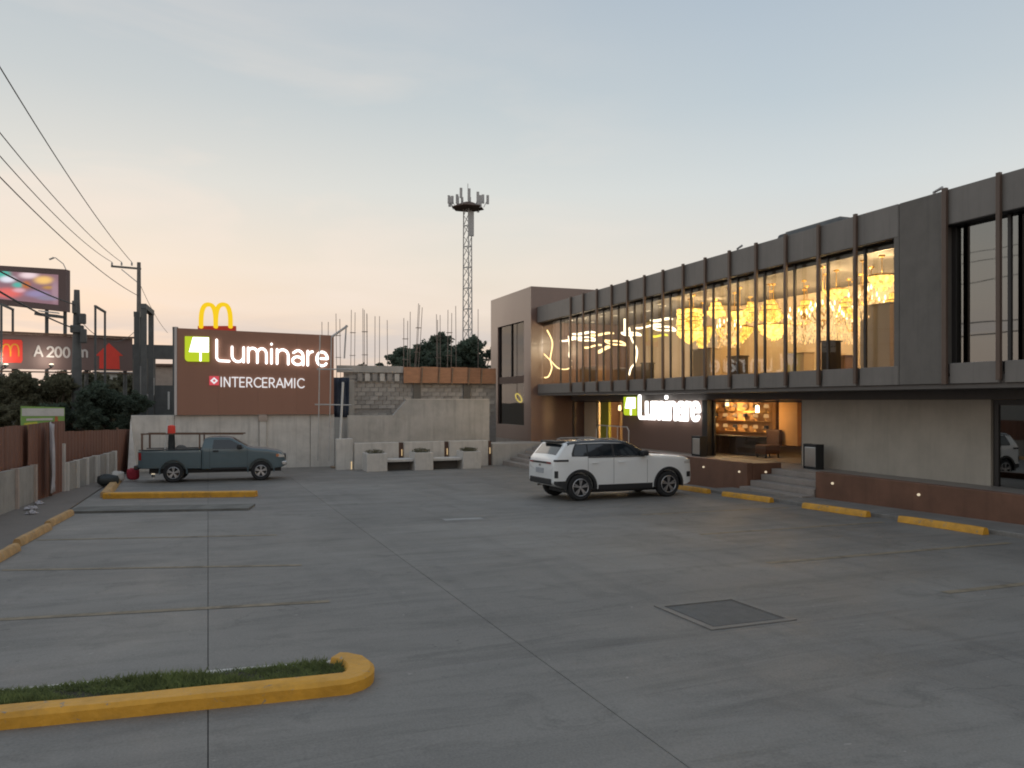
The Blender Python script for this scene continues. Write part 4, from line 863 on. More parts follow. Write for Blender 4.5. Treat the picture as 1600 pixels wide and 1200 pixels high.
# ------------------------------------------------------------------ far wall, planters, building site
fw = thing('perimeter_wall', 'plain grey concrete wall behind the pickup under the brown panel', 'wall', (1, 36, -.7))
for a, b in ((-2.93, -1.3), (-1.29, 2.05), (2.36, 4.2), (4.21, 5.25)):
    MB().box(a, b - .012, 36.0, 36.24, -1.0, EYE - .575).build('wall_panel', MT['concrete2'], fw, bevel=.01)
for x in (2.06, ): MB().box(x, x + .29, 35.88, 36.25, -1.0, EYE - .585).build('pier', MT['concrete2'], fw, bevel=.015)
MB().box(2.02, 2.39, 35.84, 36.0, EYE - .85, EYE - .60).build('pier_cap', MT['house'], fw, bevel=.01)
s = MB(); s.add([(-2.95, 36.02, -1), (-2.55, 36.02, -1), (-2.95, 36.02, 1.5), (-2.95, 34.4, -1), (-2.55, 34.4, -1)], [(0, 3, 2), (0, 1, 4, 3), (3, 4, 2), (1, 2, 4)])
s.build('buttress', MT['concrete2'], fw)

rw = thing('retaining_wall', 'smooth grey retaining wall with one slanted step in its top edge', 'wall', (9, 35.4, -.7))
fr = lambda a, b, d: Vector((a, 35.35 + d, b))
MB().prism([(5.75, -1.0), (12.3, -1.0), (12.3, 2.26), (8.35, 2.26), (7.75, 1.58), (5.75, 1.58)], fr, 0, .25).build('wall', MT['concrete'], rw)
MB().box(8.3, 12.3, 35.33, 35.62, 2.265, 2.31).build('coping', MT['concrete2'], rw)
bw = thing('block_wall', 'unfinished grey block wall with dark columns behind the retaining wall', 'wall', (10, 37.5, 0))
MB().box(5.9, 13.4, 37.5, 37.62, -1, 3.83).build('mortar_core', MT['mortar'], bw)
bm_ = MB().box(-.19, .19, -.03, .03, -.09, .09).mesh('block', MT['block'])
for r_ in range(11):
    for c_ in range(18):
        x = 6.1 + c_ * .4 + (.2 if r_ % 2 else 0); z = 1.45 + r_ * .2 + .1
        if x > 13.2 or (r_ == 1 and 6.2 < x < 7.9) : continue
        link('block', bm_, bw, Matrix.Translation(Vector((x, 37.48 + random.uniform(-.008, .008), z)) - bw.location))
for x in (9.35, 11.85): MB().box(x - .18, x + .18, 37.36, 37.7, .5, 3.07).build('column', MT['grey_wall'], bw)
for x in (6.15,): MB().box(x - .25, x + .2, 37.3, 37.7, -1, 3.2).build('column', MT['concrete'], bw)
s = MB(); s.box(5.6, 8.65, 37.3, 37.75, 3.55, 3.86); s.build('cap_beam', MT['concrete'], bw)
for i in range(6): MB().box(6.5 + i * .35, 6.72 + i * .35, 37.31, 37.4, 3.15, 3.5).build('formwork_post', MT['concrete2'] if i % 2 else MT['mortar'], bw)
fk = thing('formwork', 'orange plywood formwork boards along the top of the block wall', 'formwork', (10.9, 37.2, 3.05))
xs = [8.66, 9.5, 10.35, 11.0, 11.85, 12.5, 13.3]
for a, b in zip(xs[:-1], xs[1:]): MB().box(a, b - .02, 37.2 + random.uniform(-.02, .02), 37.26, 3.06 + random.uniform(-.02, .02), 3.84 + random.uniform(-.03, .02)).build('plank', MT['plywood'], fk)
for x in xs[1:-1]: MB().bar((x, 37.16, 3.0), (x + .06, 37.16, 3.8), .06, .05).build('brace', MT['wood'], fk)
# rebar starter columns
for i, (u, v, n, lab) in enumerate([(503, 503, 1, 'single thin rebar left of the scaffold'), (513, 503, 1, 'thin rebar standing just above the panel corner'), (525, 490, 2, 'pair of rebars above the scaffold tube'), (549, 484, 2, 'rebar pair above the left end of the cap beam'),
    (567, 482, 4, 'tied cage of pale rebars above the cap beam'), (586, 494, 1, 'single rebar right of the pale tied cage'), (593, 494, 1, 'single rebar, second right of the pale tied cage'), (605, 500, 1, 'single rebar before the low edge of the trees'), (631, 497, 2, 'rebar pair at the left flank of the tall tree'),
    (641, 487, 1, 'slim tall rebar left of the leaning bundle'), (654, 474, 4, 'leaning bundle of rebars, tallest of the site'), (682, 491, 3, 'rebar trio above the tree top'), (700, 484, 2, 'rebar pair left of the mast'),
    (712, 478, 1, 'very thin rebar just left of the mast'), (747, 483, 1, 'single rebar right of the mast')]):
    t_ = 41 + .6 * (i % 4); top = at(u, v, t_); z0 = 2.2
    c = thing('rebar_column', lab, 'rebar', (top.x, top.y, z0), 'rebars rising from the building site'); lean = .35 if n == 4 and u > 600 else random.uniform(-.06, .06)
    for k in range(n):
        dx, dy = ((0, 0), (.2, 0), (.1, .15), (.25, .2))[k]
        MB().tube([(top.x + dx - lean, top.y + dy, z0), (top.x + dx - lean * .3, top.y + dy, z0 + (top.z - z0) * .6), (top.x + dx, top.y + dy, top.z - random.uniform(0, .3) * (k > 0))], .016, 5).build('bar', MT['rebar'], c)
    if n > 1:
        for zz in (.5, .75): MB().box(top.x - lean * (1 - zz) - .03, top.x + .25 - lean * (1 - zz), top.y - .02, top.y + .22, z0 + (top.z - z0) * zz, z0 + (top.z - z0) * zz + .02).build('tie', MT['rebar'], c)
# scaffold at the panel's right end
sc_ = thing('scaffold', 'white scaffold tubes at the right end of the brown panel', 'scaffold', (5, 34.9, -.6))
def wp(u, v, Y): return at(u, v, Y / (CY - (u - 800) / 1250 * SY))
for a, b, r in (((536, 597), (531, 700), .05), ((495, 577), (552, 577), .03), ((492, 632), (549, 633), .03), ((500, 524), (497, 720), .025), ((518, 524), (514, 720), .025), ((541, 508), (538, 560), .035)):
    MB().tube([wp(*a, 34.9 - .05 * (a[0] % 3)), wp(*b, 34.9 - .05 * (a[0] % 3))], r, 8).build('tube', MT['white_metal'] if r == .05 else MT['galv'], sc_, True)
MB().tube([wp(519, 526, 35.4), wp(543, 509, 35.4)], .05, 8).build('brace', MT['galv'], sc_, True)
MB().box(4.95, 5.4, 34.6, 35.2, -.75, -.60).build('foot_board', MT['wood'], sc_)
a_, b_ = wp(521, 652, 36.4), wp(545, 590, 36.4)
s = MB()
for i in range(9):
    for j in range(7):
        s.v.append(Vector((a_.x + (b_.x - a_.x) * i / 8, 36.4 + .08 * math.sin(i * 1.9 + j * .3), a_.z + (b_.z - a_.z) * j / 6)))
s.f = [(i * 7 + j, i * 7 + j + 1, (i + 1) * 7 + j + 1, (i + 1) * 7 + j) for i in range(8) for j in range(6)]
o = s.build('tarp', MT['tarp'], smooth=True); o.modifiers.new('solid', 'SOLIDIFY').thickness = .02; tag(o, 'navy blue tarp hanging in the gap right of the brown panel', 'tarp')
o = MB().box(5.72, 6.0, 36.5, 37.2, -.8, 3.3).build('concrete_pier', MT['concrete']); tag(o, 'raw concrete pier between the tarp and the block wall', 'pier')
MB().box(4.95, 5.62, 33.4, 33.7, -.75, .65).build('stub_wall', MT['concrete2'], bevel=.02); tag(bpy.data.objects['stub_wall'], 'short concrete stub wall below the scaffold tube', 'wall')
# low panels with strip lights and planters with benches
pw = thing('planter_backdrop', 'row of low concrete panels with thin lit gaps behind the planters', 'wall', (8.7, 33.4, -.65))
for i, (a, b) in enumerate(((5.68, 7.55), (7.78, 9.55), (9.78, 11.55))):
    MB().box(a, b, 33.35, 33.6, -.9, .46 + .01 * i).build('panel', MT['concrete2'], pw, bevel=.015)
for a, b in ((7.555, 7.775), (9.555, 9.775), (11.555, 11.74)):
    MB().box(a, b, 33.5, 33.7, -.9, .44).build('gap_panel', MT['brown_dark'], pw)
    MB().box(b - .085, b - .06, 33.44, 33.46, -.12, .16).build('strip_light', MT['strip_dim'], pw)
MB().box(5.55, 5.58, 33.38, 33.40, -.62, -.3).build('strip_light', MT['strip_dim'], pw)
for i, (xa, xb_) in enumerate(((5.9, 6.72), (7.85, 8.62), (9.9, 10.68))):
    y0, y1 = 31.75, 32.75; zg = ground(32.2); zt = .10 + zg + .62
    pl = thing('planter', ('square concrete planter, left one of three', 'square concrete planter between the two benches', 'square concrete planter nearest the wide steps')[i], 'planter', ((xa + xb_) / 2, 32.2, zg), 'concrete planters')
    s = MB(); s.box(xa, xb_, y0, y0 + .1, zg - .05, zt); s.box(xa, xb_, y1 - .1, y1, zg - .05, zt); s.box(xa, xa + .1, y0 + .101, y1 - .101, zg - .05, zt); s.box(xb_ - .1, xb_, y0 + .101, y1 - .101, zg - .05, zt)
    s.build('box', MT['concrete2'], pl, bevel=.012)
    MB().box(xa + .101, xb_ - .101, y0 + .101, y1 - .101, zg, zt - .05).build('soil', MT['soil'], pl)
    pt = thing('shrub', ('small sparse shrub in the left planter', 'low dark shrub in the middle planter', 'low spreading dark shrub in the planter nearest the steps')[i], 'shrub', ((xa + xb_) / 2, 32.2, zt), 'planter shrubs')
    s = MB()
    for k in range(260 + 120 * i):
        a = random.uniform(0, 6.28); q = random.random() ** .6 * .38; p_ = Vector(((xa + xb_) / 2 + q * math.cos(a), 32.25 + q * math.sin(a), zt - .04 + random.uniform(0, .16) * (1.2 - q)))
        d = Vector((random.uniform(-1, 1), random.uniform(-1, 1), random.uniform(0, 1))).normalized() * .07; e = d.orthogonal().normalized() * .02
        s.add([p_ - e, p_ + e, p_ + d], [(0, 1, 2)])
    s.build('foliage', MT['leaf'], pt, normals=False); s = MB()
    for k in range(4): s.tube([((xa + xb_) / 2, 32.25, zt - .06), ((xa + xb_) / 2 + .15 * math.cos(k * 1.6), 32.25 + .15 * math.sin(k * 1.6), zt + .08)], .008, 4)
    s.build('stem', MT['bark'], pt)
for i, (xa, xb_) in enumerate(((6.73, 7.84), (8.63, 9.89))):
    zg = ground(32.3); be = thing('bench', ('concrete bench between the left and middle planters', 'concrete bench between the middle and right planters')[i], 'bench', ((xa + xb_) / 2, 32.3, zg), 'concrete benches')
    MB().box(xa, xb_, 31.9, 32.7, zg + .36, zg + .46).build('seat', MT['concrete2'], be, bevel=.012)
    MB().box(xa + .02, xb_ - .02, 32.5, 32.6, zg, zg + .355).build('support', MT['soffit'], be)

# ------------------------------------------------------------------ left boundary: fence, gate, low walls
def fence_run(parent, p, q, z0, z1a, z1b, m, n=None, name='sheet'):
    p, q = Vector(p), Vector(q); L = (q - p).length; n = n or max(1, round(L / 1.0)); d = (q - p) / L; nr = Vector((d.y, -d.x))
    for i in range(n):
        a, b = L * i / n, L * (i + 1) / n; k = 12; s = MB(); vs = []
        for j in range(k + 1):
            t = a + (b - a) * j / k; off = .02 if (j % 4 in (1, 2)) else 0; c = p + d * t + nr * (off + (i % 2) * .006)
            zt = z1a + (z1b - z1a) * t / L
            vs += [(c.x, c.y, ground(c.y) + z0), (c.x, c.y, zt + (i % 2) * .012)]
        s.add(vs, [(2 * j, 2 * j + 2, 2 * j + 3, 2 * j + 1) for j in range(k)]); o = s.build(name, m, parent, normals=False)
        sd = o.modifiers.new('solid', 'SOLIDIFY'); sd.thickness = .006
f1 = thing('sheet_fence', 'tall brown corrugated sheet fence at the left edge', 'fence', (-4.7, 22, ground(22)))
fence_run(f1, (-5.05, 13), (-4.47, 24.4), .02, EYE - .60, EYE - .62, MT['fence'], 11)
for y in (14, 18, 22): MB().box(-5.3, -5.22, y - .04, y + .04, ground(y), EYE - .65).build('post', MT['rust_steel'], f1)
f2 = thing('sheet_fence', 'lower brown corrugated sheet fence running back to the grey wall', 'fence', (-3.9, 32, ground(32)))
fence_run(f2, (-4.4, 27.5), (-3.0, 36.4), .02, EYE - .93, EYE - 1.15, MT['fence'], 9)
for t in (.1, .5, .9): x = -4.45 + 1.3 * t - .1; y = 27.4 + 8.9 * t; MB().box(x - .04, x + .04, y - .04, y + .04, ground(y), EYE - 1.05).build('post', MT['rust_steel'], f2)
gt = thing('sheet_gate', 'brown sheet metal gate panel reaching to the ground between the low walls', 'gate', (-4.2, 25, ground(25)))
fence_run(gt, (-4.36, 23.85), (-4.16, 25.5), .0, EYE - .60, EYE - .59, MT['fence'], 2, 'leaf_sheet')
fence_run(gt, (-4.15, 25.6), (-4.05, 27.4), .02, EYE - .57, EYE - .60, MT['fence'], 2, 'leaf_sheet')
MB().box(-4.16, -4.08, 25.5, 25.58, ground(25), EYE - .58).build('post', MT['rust_steel'], gt)
o = MB(); 
for i in range(5):
    for j in range(13):
        o.v.append(Vector((-3.98 + .05 * math.sin(i * 2.2 + j * .25), 24.7 + .13 * i + .03 * math.sin(j * .8), ground(25) + .18 + (1.95 - .04 * i) * j / 12)))
o.f = [(i * 13 + j, i * 13 + j + 1, (i + 1) * 13 + j + 1, (i + 1) * 13 + j) for i in range(4) for j in range(12)]
o = o.build('cloth_strip', MT['cloth'], smooth=True); o.modifiers.new('solid', 'SOLIDIFY').thickness = .008; tag(o, 'long pale cloth strip hanging on the brown gate', 'cloth')
def low_wall(p, q, h0, h1, n, lab, pm):
    t = thing('low_wall', lab, 'wall', (p[0], p[1], ground(p[1])), 'low grey walls before the fence'); p, q = Vector(p), Vector(q); d = (q - p); 
    for i in range(n):
        a, b = p + d * (i / n), p + d * ((i + 1) / n); dn = d.normalized(); a2, b2 = a + dn * .075, b - dn * .075; w = Vector((dn.y, -dn.x)) * .06
        ha = h0 + (h1 - h0) * i / n; hb = h0 + (h1 - h0) * (i + 1) / n; s = MB()
        s.add([(c.x + o_ * w.x, c.y + o_ * w.y, ground(c.y) + z) for c, hh in ((a2, ha), (b2, hb)) for o_ in (-1, 1) for z in (-.05, hh)],
              [(0, 2, 3, 1), (4, 5, 7, 6), (0, 1, 5, 4), (2, 6, 7, 3), (1, 3, 7, 5), (0, 4, 6, 2)]); s.build('wall_panel', MT['concrete_dark'], t)
    for i in range(n + 1):
        c = p + d * (i / n); hh = h0 + (h1 - h0) * i / n + .02
        MB().box(c.x - .05, c.x + .12, c.y - .07, c.y + .07, ground(c.y) - .02, ground(c.y) + hh).build('post', pm, t, bevel=.008)
low_wall((-4.62, 17.0), (-4.30, 24.0), 1.0, .98, 4, 'low grey panel wall with a pale post at the left edge', MT['house'])
low_wall((-4.02, 27.2), (-3.62, 30.4), .86, .92, 3, 'low grey panel wall with pale posts behind the gate', MT['concrete2'])
low_wall((-3.58, 30.6), (-3.30, 33.2), .90, .96, 2, 'last short piece of low grey wall before the pickup', MT['concrete2'])
o = MB().box(-4.1, -3.98, 27.0, 27.12, ground(27), ground(27) + 1.45).build('fence_post', MT['concrete2'], bevel=.01); tag(o, 'tall pale concrete post at the far side of the gate', 'post')
# things lying about
def sack(name, x, y, dims, m, lab, cat, seed):
    rnd = random.Random(seed); s = MB(); bm = bmesh.new(); bmesh.ops.create_icosphere(bm, subdivisions=3, radius=1)
    for v in bm.verts:
        c = v.co; q = 1 + .12 * math.sin(c.x * 4 + seed) * math.cos(c.y * 5) + rnd.uniform(-.03, .03)
        v.co = Vector((math.copysign(abs(c.x) ** .6, c.x) * dims[0] * q, math.copysign(abs(c.y) ** .6, c.y) * dims[1] * q, max(0, (math.copysign(abs(c.z) ** .7, c.z) * .5 + .5)) * dims[2] * q))
    s.add([v.co.copy() for v in bm.verts], [tuple(v.index for v in f.verts) for f in bm.faces]); bm.free()
    o = link(name, s.mesh(name, m, True), None, pose(x, y, .3, .03)); return tag(o, lab, cat)
sack('black_bag', -3.0, 28.6, (.30, .22, .36), MT['bag'], 'bulky black bag lying on the kerb by the fence', 'bag', 2)
sack('red_bag', -2.45, 30.9, (.19, .16, .40), MT['cloth_red'], 'dark red bag beside the rear of the pickup', 'bag', 5)
sack('rubble_sack', -2.9, 30.4, (.2, .2, .35), MT['concrete2'], 'small pale sack between the black bag and the red bag', 'sack', 9)
for i, (x, y, sz) in enumerate(((-3.95, 21.9, .14), (-3.75, 20.9, .12), (-4.0, 23.2, .12))):
    m_ = MB(); rnd = random.Random(i + 3); n_ = 9
    for a in range(n_):
        for b in range(n_):
            e = 1 - max(abs(a - 4), abs(b - 4)) / 4.0
            m_.v.append(Vector(((a - 4) / 4 * sz * rnd.uniform(.8, 1.2), (b - 4) / 4 * sz * .8 * rnd.uniform(.8, 1.2), .012 + (.015 + .10 * e ** .5) * rnd.random())))
    m_.f = [(a * n_ + b, (a + 1) * n_ + b, (a + 1) * n_ + b + 1, a * n_ + b + 1) for a in range(n_ - 1) for b in range(n_ - 1)]
    o = link('plastic_scrap', m_.mesh('plastic_scrap', MT['cloth'], 20), None, pose(x, y, i * 1.1, .03)); o.modifiers.new('solid', 'SOLIDIFY').thickness = .004
    tag(o, ('crumpled white plastic nearest the low wall end', 'crumpled white plastic nearest the wheel stops', 'small crumpled plastic at the foot of the gate')[i], 'litter')
gl_ = thing('ground_spotlight', 'tiny lit spotlight on the ground behind the pickup', 'spotlight', (-1.9, 32.5, ground(32.5)))
MB().lathe([(.07, 0), (.06, .04), (.05, .12)], 10, (-1.9, 32.5, ground(32.5))).build('body', MT['dark_steel'], gl_)
MB().lathe([(.0, .19), (.06, .17), (.075, .12), (.05, .121)], 10, (-1.9, 32.5, ground(32.5))).build('lens', MT['spot'], gl_, True)

# ------------------------------------------------------------------ beyond the fence: billboards, poles, steel frames, house
def board(name, label, A, B, h0, h1, thick, m, posts, cat='billboard'):
    """board from bottom-left A to bottom-right B with left and right heights"""
    A, B = Vector(A), Vector(B); t = thing(name, label, cat, ((A.x + B.x) / 2, (A.y + B.y) / 2, ground(40)))
    ex = Vector((B.x - A.x, B.y - A.y, 0)); L = ex.length; ex /= L; en = Vector((ex.y, -ex.x, 0))
    def P(a, b, d): return A + ex * (a * L) + Vector((0, 0, (B.z - A.z) * a + (h0 + (h1 - h0) * a) * b)) + en * d
    MB().prism([(0, 0), (1, 0), (1, 1), (0, 1)], P, -thick, 0).build('board', m, t)
    for f in posts:
        q = P(f, .05, -thick - .12); MB().tube([(q.x, q.y, ground(40) - .1), (q.x, q.y, q.z)], .11, 8).build('post', MT['dark_steel'], t, True)
    return t, P, L
A = at(-150, 573, 38); B = at(207, 580, 47)
b1, P1, L1 = board('direction_billboard', 'long brown billboard with white distance text and a red arrow', A, B, 1.78, 1.9, .3, MT['board'], (.12, .45, .78, .98))
def on(t, P, u0, u1, v0, v1, d): pass
def uf(P, u, v):       # board coordinates of a photo point
    best = None
    lo, hi = 0., 1.
    def proj(a, b):
        q = P(a, b, 0) - Vector((0, 0, EYE)); f = q.x * SY + q.y * CY; r = (q.x * CY - q.y * SY) / f; return 800 + 1250 * r, 627 - 1250 * q.z / f
    for _ in range(40):
        m_ = (lo + hi) / 2
        if proj(m_, .5)[0] < u: lo = m_
        else: hi = m_
    a = (lo + hi) / 2; v0 = proj(a, 0)[1]; v1 = proj(a, 1)[1]; return a, (v0 - v) / (v0 - v1)
def quad_on(t, P, pts, d, m, name):
    MB().prism([uf(P, *q) for q in pts], P, .004, d).build(name, m, t)
quad_on(b1, P1, [(-8, 566), (33, 567), (35, 563), (35, 534), (33, 531), (-8, 530)], .02, MT['red'], 'logo_tile')
aw = lambda a, b, d: P1(a, b, d)
for k in (0, 1):
    s = MB(); x0 = 3 + 13 * k
    pts = [(x0 + 6.5 + 6.5 * math.copysign(abs(math.cos(t)) ** .8, -math.cos(t)), 556 - 18 * abs(math.sin(t)) ** .6) for t in [math.pi * i / 14 for i in range(15)]]
    q = [uf(P1, *z) for z in pts]; sc2 = (L1, 1.8)
    ribbon2d(s, [(a * L1, b * 1.8) for a, b in q], .07, lambda a, b, d: P1(a / L1, b / 1.8, d), .022 + .003 * k, .035 + .003 * k); s.build('arch', MT['yellow'], b1)
o_ = uf(P1, 53, 556); o2 = uf(P1, 111, 557); exb = (P1(1, 0, 0) - P1(0, 0, 0)); exb.z = 0; exb.normalize(); enb = Vector((exb.y, -exb.x, 0))
lenb = (P1(*o2, 0) - P1(*o_, 0)).length
write(b1, 'A 200', P1(*o_, 0), exb, enb, .37, .27, MT['letter_grey'], .03, .06, lenb, .005)
o3 = uf(P1, 121, 557); write(b1, 'm', P1(*o3, 0), exb, enb, .37, .27, MT['letter_grey'], .03, .06, .62, .005)
quad_on(b1, P1, [(155, 576), (155, 556), (149, 556), (170, 536), (192, 556), (186, 556), (187, 577)], .02, MT['red'], 'red_arrow')
MB().bar(P1(0, 1.0, .05) + Vector((0, 0, .06)), P1(1, 1.0, .05) + Vector((0, 0, .06)), .3, .1).build('top_walkway', MT['rust_steel'], b1)
MB().bar(P1(0, -.08, .3), P1(1, -.08, .3), .4, .06).build('bottom_walkway', MT['rust_steel'], b1)
for i, u in enumerate((2, 73)):
    q = P1(*uf(P1, u, 571), .55); t = thing('floodlight', ('lit floodlight under the red logo at the frame edge', 'lit floodlight below the white distance text')[i], 'floodlight', q, 'billboard floodlights')
    MB().bar(q + Vector((0, 0, -.12)), q - enb * .5 + Vector((0, 0, -.22)), .05).build('arm', MT['dark_steel'], t)
    MB().lathe([(.05, -.1), (.12, -.06), (.13, .03)], 10, q).build('housing', MT['dark_steel'], t, True)
    MB().lathe([(.0, .09), (.09, .07), (.12, .031)], 10, q).build('lens', MT['spot'], t, True); lamp_light(t, q + Vector((0, 0, .3)) + enb * .2, 5, (1, .9, .75), .1)
# lit screen billboard above
A = at(-90, 466, 52); B = at(103, 487, 52)
b2, P2, L2 = board('screen_billboard', 'lit screen billboard with a colourful picture above the brown board', A, B, 2.35, 2.75, .5, MT['board'], (.30, .80, .95))
n1, n2 = 60, 26; scr = MB(); cols = []
u0, u1 = -84, 91
blobs = [(5, 428, 12, 10, (.10, .52, .42)), (28, 445, 9, 5, (.12, .50, .42)), (12, 436, 13, 6, (.85, .85, .95)), (45, 427, 15, 6, (.95, .75, .78)), (68, 434, 15, 7, (1, .62, .22)), (76, 446, 10, 3, (.55, .30, .10)), (41, 444, 7, 7, (.55, .18, .06)),
         (58, 458, 20, 6, (.34, .28, .46)), (12, 460, 22, 9, (.85, .18, .16)), (30, 454, 10, 4, (.8, .45, .5)), (86, 452, 6, 20, (.42, .27, .32)), (74, 464, 18, 4, (.30, .26, .36)), (-40, 440, 30, 20, (.5, .15, .2))]
for i in range(n1 + 1):
    for j in range(n2 + 1):
        a, b = .03 + .91 * i / n1, .14 + .72 * j / n2; scr.v.append(P2(a, b, .02))
        u = u0 + (u1 - u0) * i / n1; v = 472 - 50 * j / n2 + (u * .07); c = Vector((.30, .17, .20)); 
        for (bu, bv, ru, rv, cc) in blobs:
            w = math.exp(-(((u - bu) / ru) ** 2 + ((v - bv - bu * .05) / rv) ** 2) ** 2); c = c.lerp(Vector(cc), w)
        cols.append(c)
scr.f = [(i * (n2 + 1) + j, (i + 1) * (n2 + 1) + j, (i + 1) * (n2 + 1) + j + 1, i * (n2 + 1) + j + 1) for i in range(n1) for j in range(n2)]
sm = bpy.data.materials.new('screen_picture'); sm.use_nodes = True; t = sm.node_tree
for n in list(t.nodes): t.nodes.remove(n)
at_ = N(t, 'ShaderNodeAttribute', attribute_name='Col'); em = N(t, 'ShaderNodeEmission'); em.inputs[1].default_value = .95; t.links.new(at_.outputs['Color'], em.inputs[0])
om = N(t, 'ShaderNodeOutputMaterial'); t.links.new(em.outputs[0], om.inputs[0])
so = scr.build('screen', sm, b2); ca = so.data.color_attributes.new('Col', 'FLOAT_COLOR', 'POINT')
for k, c in enumerate(cols): ca.data[k].color = (c.x, c.y, c.z, 1)
MB().bar(P2(.8, -.14, .4), P2(.985, -.14, .4), .7, .18).build('service_platform', MT['dark_steel'], b2)
MB().bar(P2(.82, -.06, .45), P2(.97, -.06, .45), .3, .07).build('platform_lamp', MT['white_metal'], b2)
for f in (.0,):
    q = P2(1.0, 1.0, .0); MB().tube([q, q + Vector((-.15, 0, .35)), q + Vector((-.6, 0, .72)), q + Vector((-.72, 0, .70))], .03, 6).build('lamp_arm', MT['galv'], b2, True)
    MB().bar(q + Vector((-.95, 0, .58)), q + Vector((-.68, 0, .72)), .16, .08).build('lamp_head', MT['galv'], b2)
# small green and white board behind the fence
A = at(33, 672, 30); B = at(101, 672, 31)
b3, P3, L3 = board('small_billboard', 'small green and white board peeking over the brown fence', A, B, .90, .88, .08, MT['dial'], (.05, .95))
quad_on(b3, P3, [(34, 650), (100, 650), (100, 638), (34, 638)], .012, material('board_white', (.55, .54, .52), .6), 'white_band')
quad_on(b3, P3, [(36, 671), (60, 670), (58, 659), (38, 661)], .012, material('board_yellow', (.50, .50, .06), .6), 'yellow_patch')
quad_on(b3, P3, [(41, 657.5), (82, 656.5), (82, 653), (41, 654)], .012, MT['letter_grey'], 'white_stripe')
quad_on(b3, P3, [(85, 664), (91, 664), (90, 650.5), (86, 650.5)], .016, material('board_orange', (.45, .14, .05), .6), 'orange_mark')
# inverted U steel frames
def portal(u0, u1, v0, v1, vb, t_, w, lab, slant=6):
    a, b = at(u0, v0, t_), at(u1, v0 + slant, t_ * 1.03); t = thing('steel_frame', lab, 'steel frame', (a.x, a.y, ground(40)), 'inverted U steel frames')
    za, zb = at(u0, vb, t_).z, at(u1, vb, t_ * 1.03).z
    MB().bar((a.x, a.y, za), a, w).build('post', MT['dark_steel'], t); MB().bar((b.x, b.y, zb), b, w).build('post', MT['dark_steel'], t)
    e = (b - a).normalized() * w / 2; MB().bar(a - e + Vector((0, 0, w / 2)), b + e + Vector((0, 0, w / 2)), w * 1.02, w).build('beam', MT['dark_steel'], t); return t
portal(149, 164, 480, 0, 660, 41, .10, 'slim inverted U steel frame above the red arrow', 9)
portal(2, 20, 477, 0, 660, 41, .10, 'slim inverted U steel frame below the lit screen', 8)
portal(214, 221, 495, 0, 655, 40, .26, 'short thick steel column pair left of the tall steel frame', 0)
portal(225, 236, 483, 0, 655, 38.5, .24, 'tall thick inverted U steel frame beside the brown panel', 9)
portal(272, 276, 515, 0, 648, 37.5, .13, 'dark steel upright at the left edge of the brown panel', 0)
sh = thing('site_shed', 'dark cluttered steel shed left of the brown panel', 'shed', at(240, 650, 41))
A = at(207, 655, 41); B = at(277, 655, 41)
for u0, u1, v0, v1, m, nm in ((207, 277, 538, 560, 'dark_steel', 'roof_beam'), (207, 242, 560, 655, 'grey_wall', 'wall'), (242, 277, 602, 655, 'dark_steel', 'wall')):
    a, b = at(u0, v1, 41), at(u1, v0, 41); MB().box(a.x, b.x - .01, a.y, a.y + .4, a.z, b.z).build(nm, MT[m], sh)
for u, v0, v1, du, m in ((215, 572, 632, 6, 'galv'), (237, 590, 618, 4, 'white_metal'), (262, 612, 640, 3, 'white_metal'), (224, 616, 622, 14, 'letter_grey')):
    a, b = at(u, v1, 40.6), at(u + du, v0, 40.6); MB().box(a.x, b.x, a.y - .1, a.y, a.z, b.z).build('hanging_item', MT[m], sh, bevel=.03)
hs = thing('far_house', 'pale plastered house glimpsed through the steel frames', 'house', at(255, 640, 60))
a, b = at(236, 650, 60), at(285, 572, 60); MB().box(a.x, b.x, a.y, a.y + 4, a.z - .5, b.z).build('wall', MT['house'], hs)
MB().box(a.x - .2, b.x + .2, a.y - .3, a.y + 4.2, b.z + .001, b.z + .18).build('roof', MT['rust_steel'], hs)
a, b = at(248, 612, 60), at(260, 594, 60); MB().box(a.x, b.x, a.y - 2.0, a.y - 1.9, a.z, b.z).build('window', MT['frame'], hs) if False else None
hs2 = thing('far_house', 'white roof corner behind the trees at the end of the red arrow', 'house', at(195, 620, 55))
a, b = at(150, 640, 55), at(207, 583, 55); MB().box(a.x, b.x, a.y, a.y + 4, a.z, b.z).build('wall', MT['white_metal'], hs2)
MB().box(a.x - .2, b.x + .2, a.y - .3, a.y + 4.2, b.z + .001, b.z + .12).build('roof', MT['galv'], hs2)

# utility poles and cables
p1 = at(217, 410, 46); up = thing('utility_pole', 'slim grey utility pole with one sided crossarm beside the steel frame', 'utility pole', (p1.x, p1.y, ground(40)))
MB().tube([(p1.x, p1.y, ground(40) - .1), (p1.x, p1.y, p1.z * .5), (p1.x, p1.y, p1.z)], [.17, .14, .10], 10).build('pole', MT['pole'], up, True)
ca_, cb_ = at(174, 416, 46), at(220, 420, 46); MB().bar(ca_, cb_, .11, .11).build('crossarm', MT['pole'], up)
MB().bar(at(190, 421, 46), at(217, 443, 46), .06, .04).build('arm_brace', MT['galv'], up)
tips = []
for u in (175, 190, 206):
    q = at(u, 415, 46); tips.append(q + Vector((0, 0, .2))); MB().lathe([(.03, 0), (.06, .05), (.03, .09), (.06, .13), (.02, .2)], 8, q).build('insulator', MT['galv'], up, True)
p2 = at(120, 453, 37); up2 = thing('utility_pole', 'thick dark utility pole hung with boxes in front of the billboards', 'utility pole', (p2.x, p2.y, ground(37)))
MB().tube([(p2.x, p2.y, ground(37) - .1), (p2.x, p2.y, p2.z * .5), (p2.x, p2.y, p2.z)], [.24, .21, .12], 10).build('pole', MT['dark_steel'], up2, True)
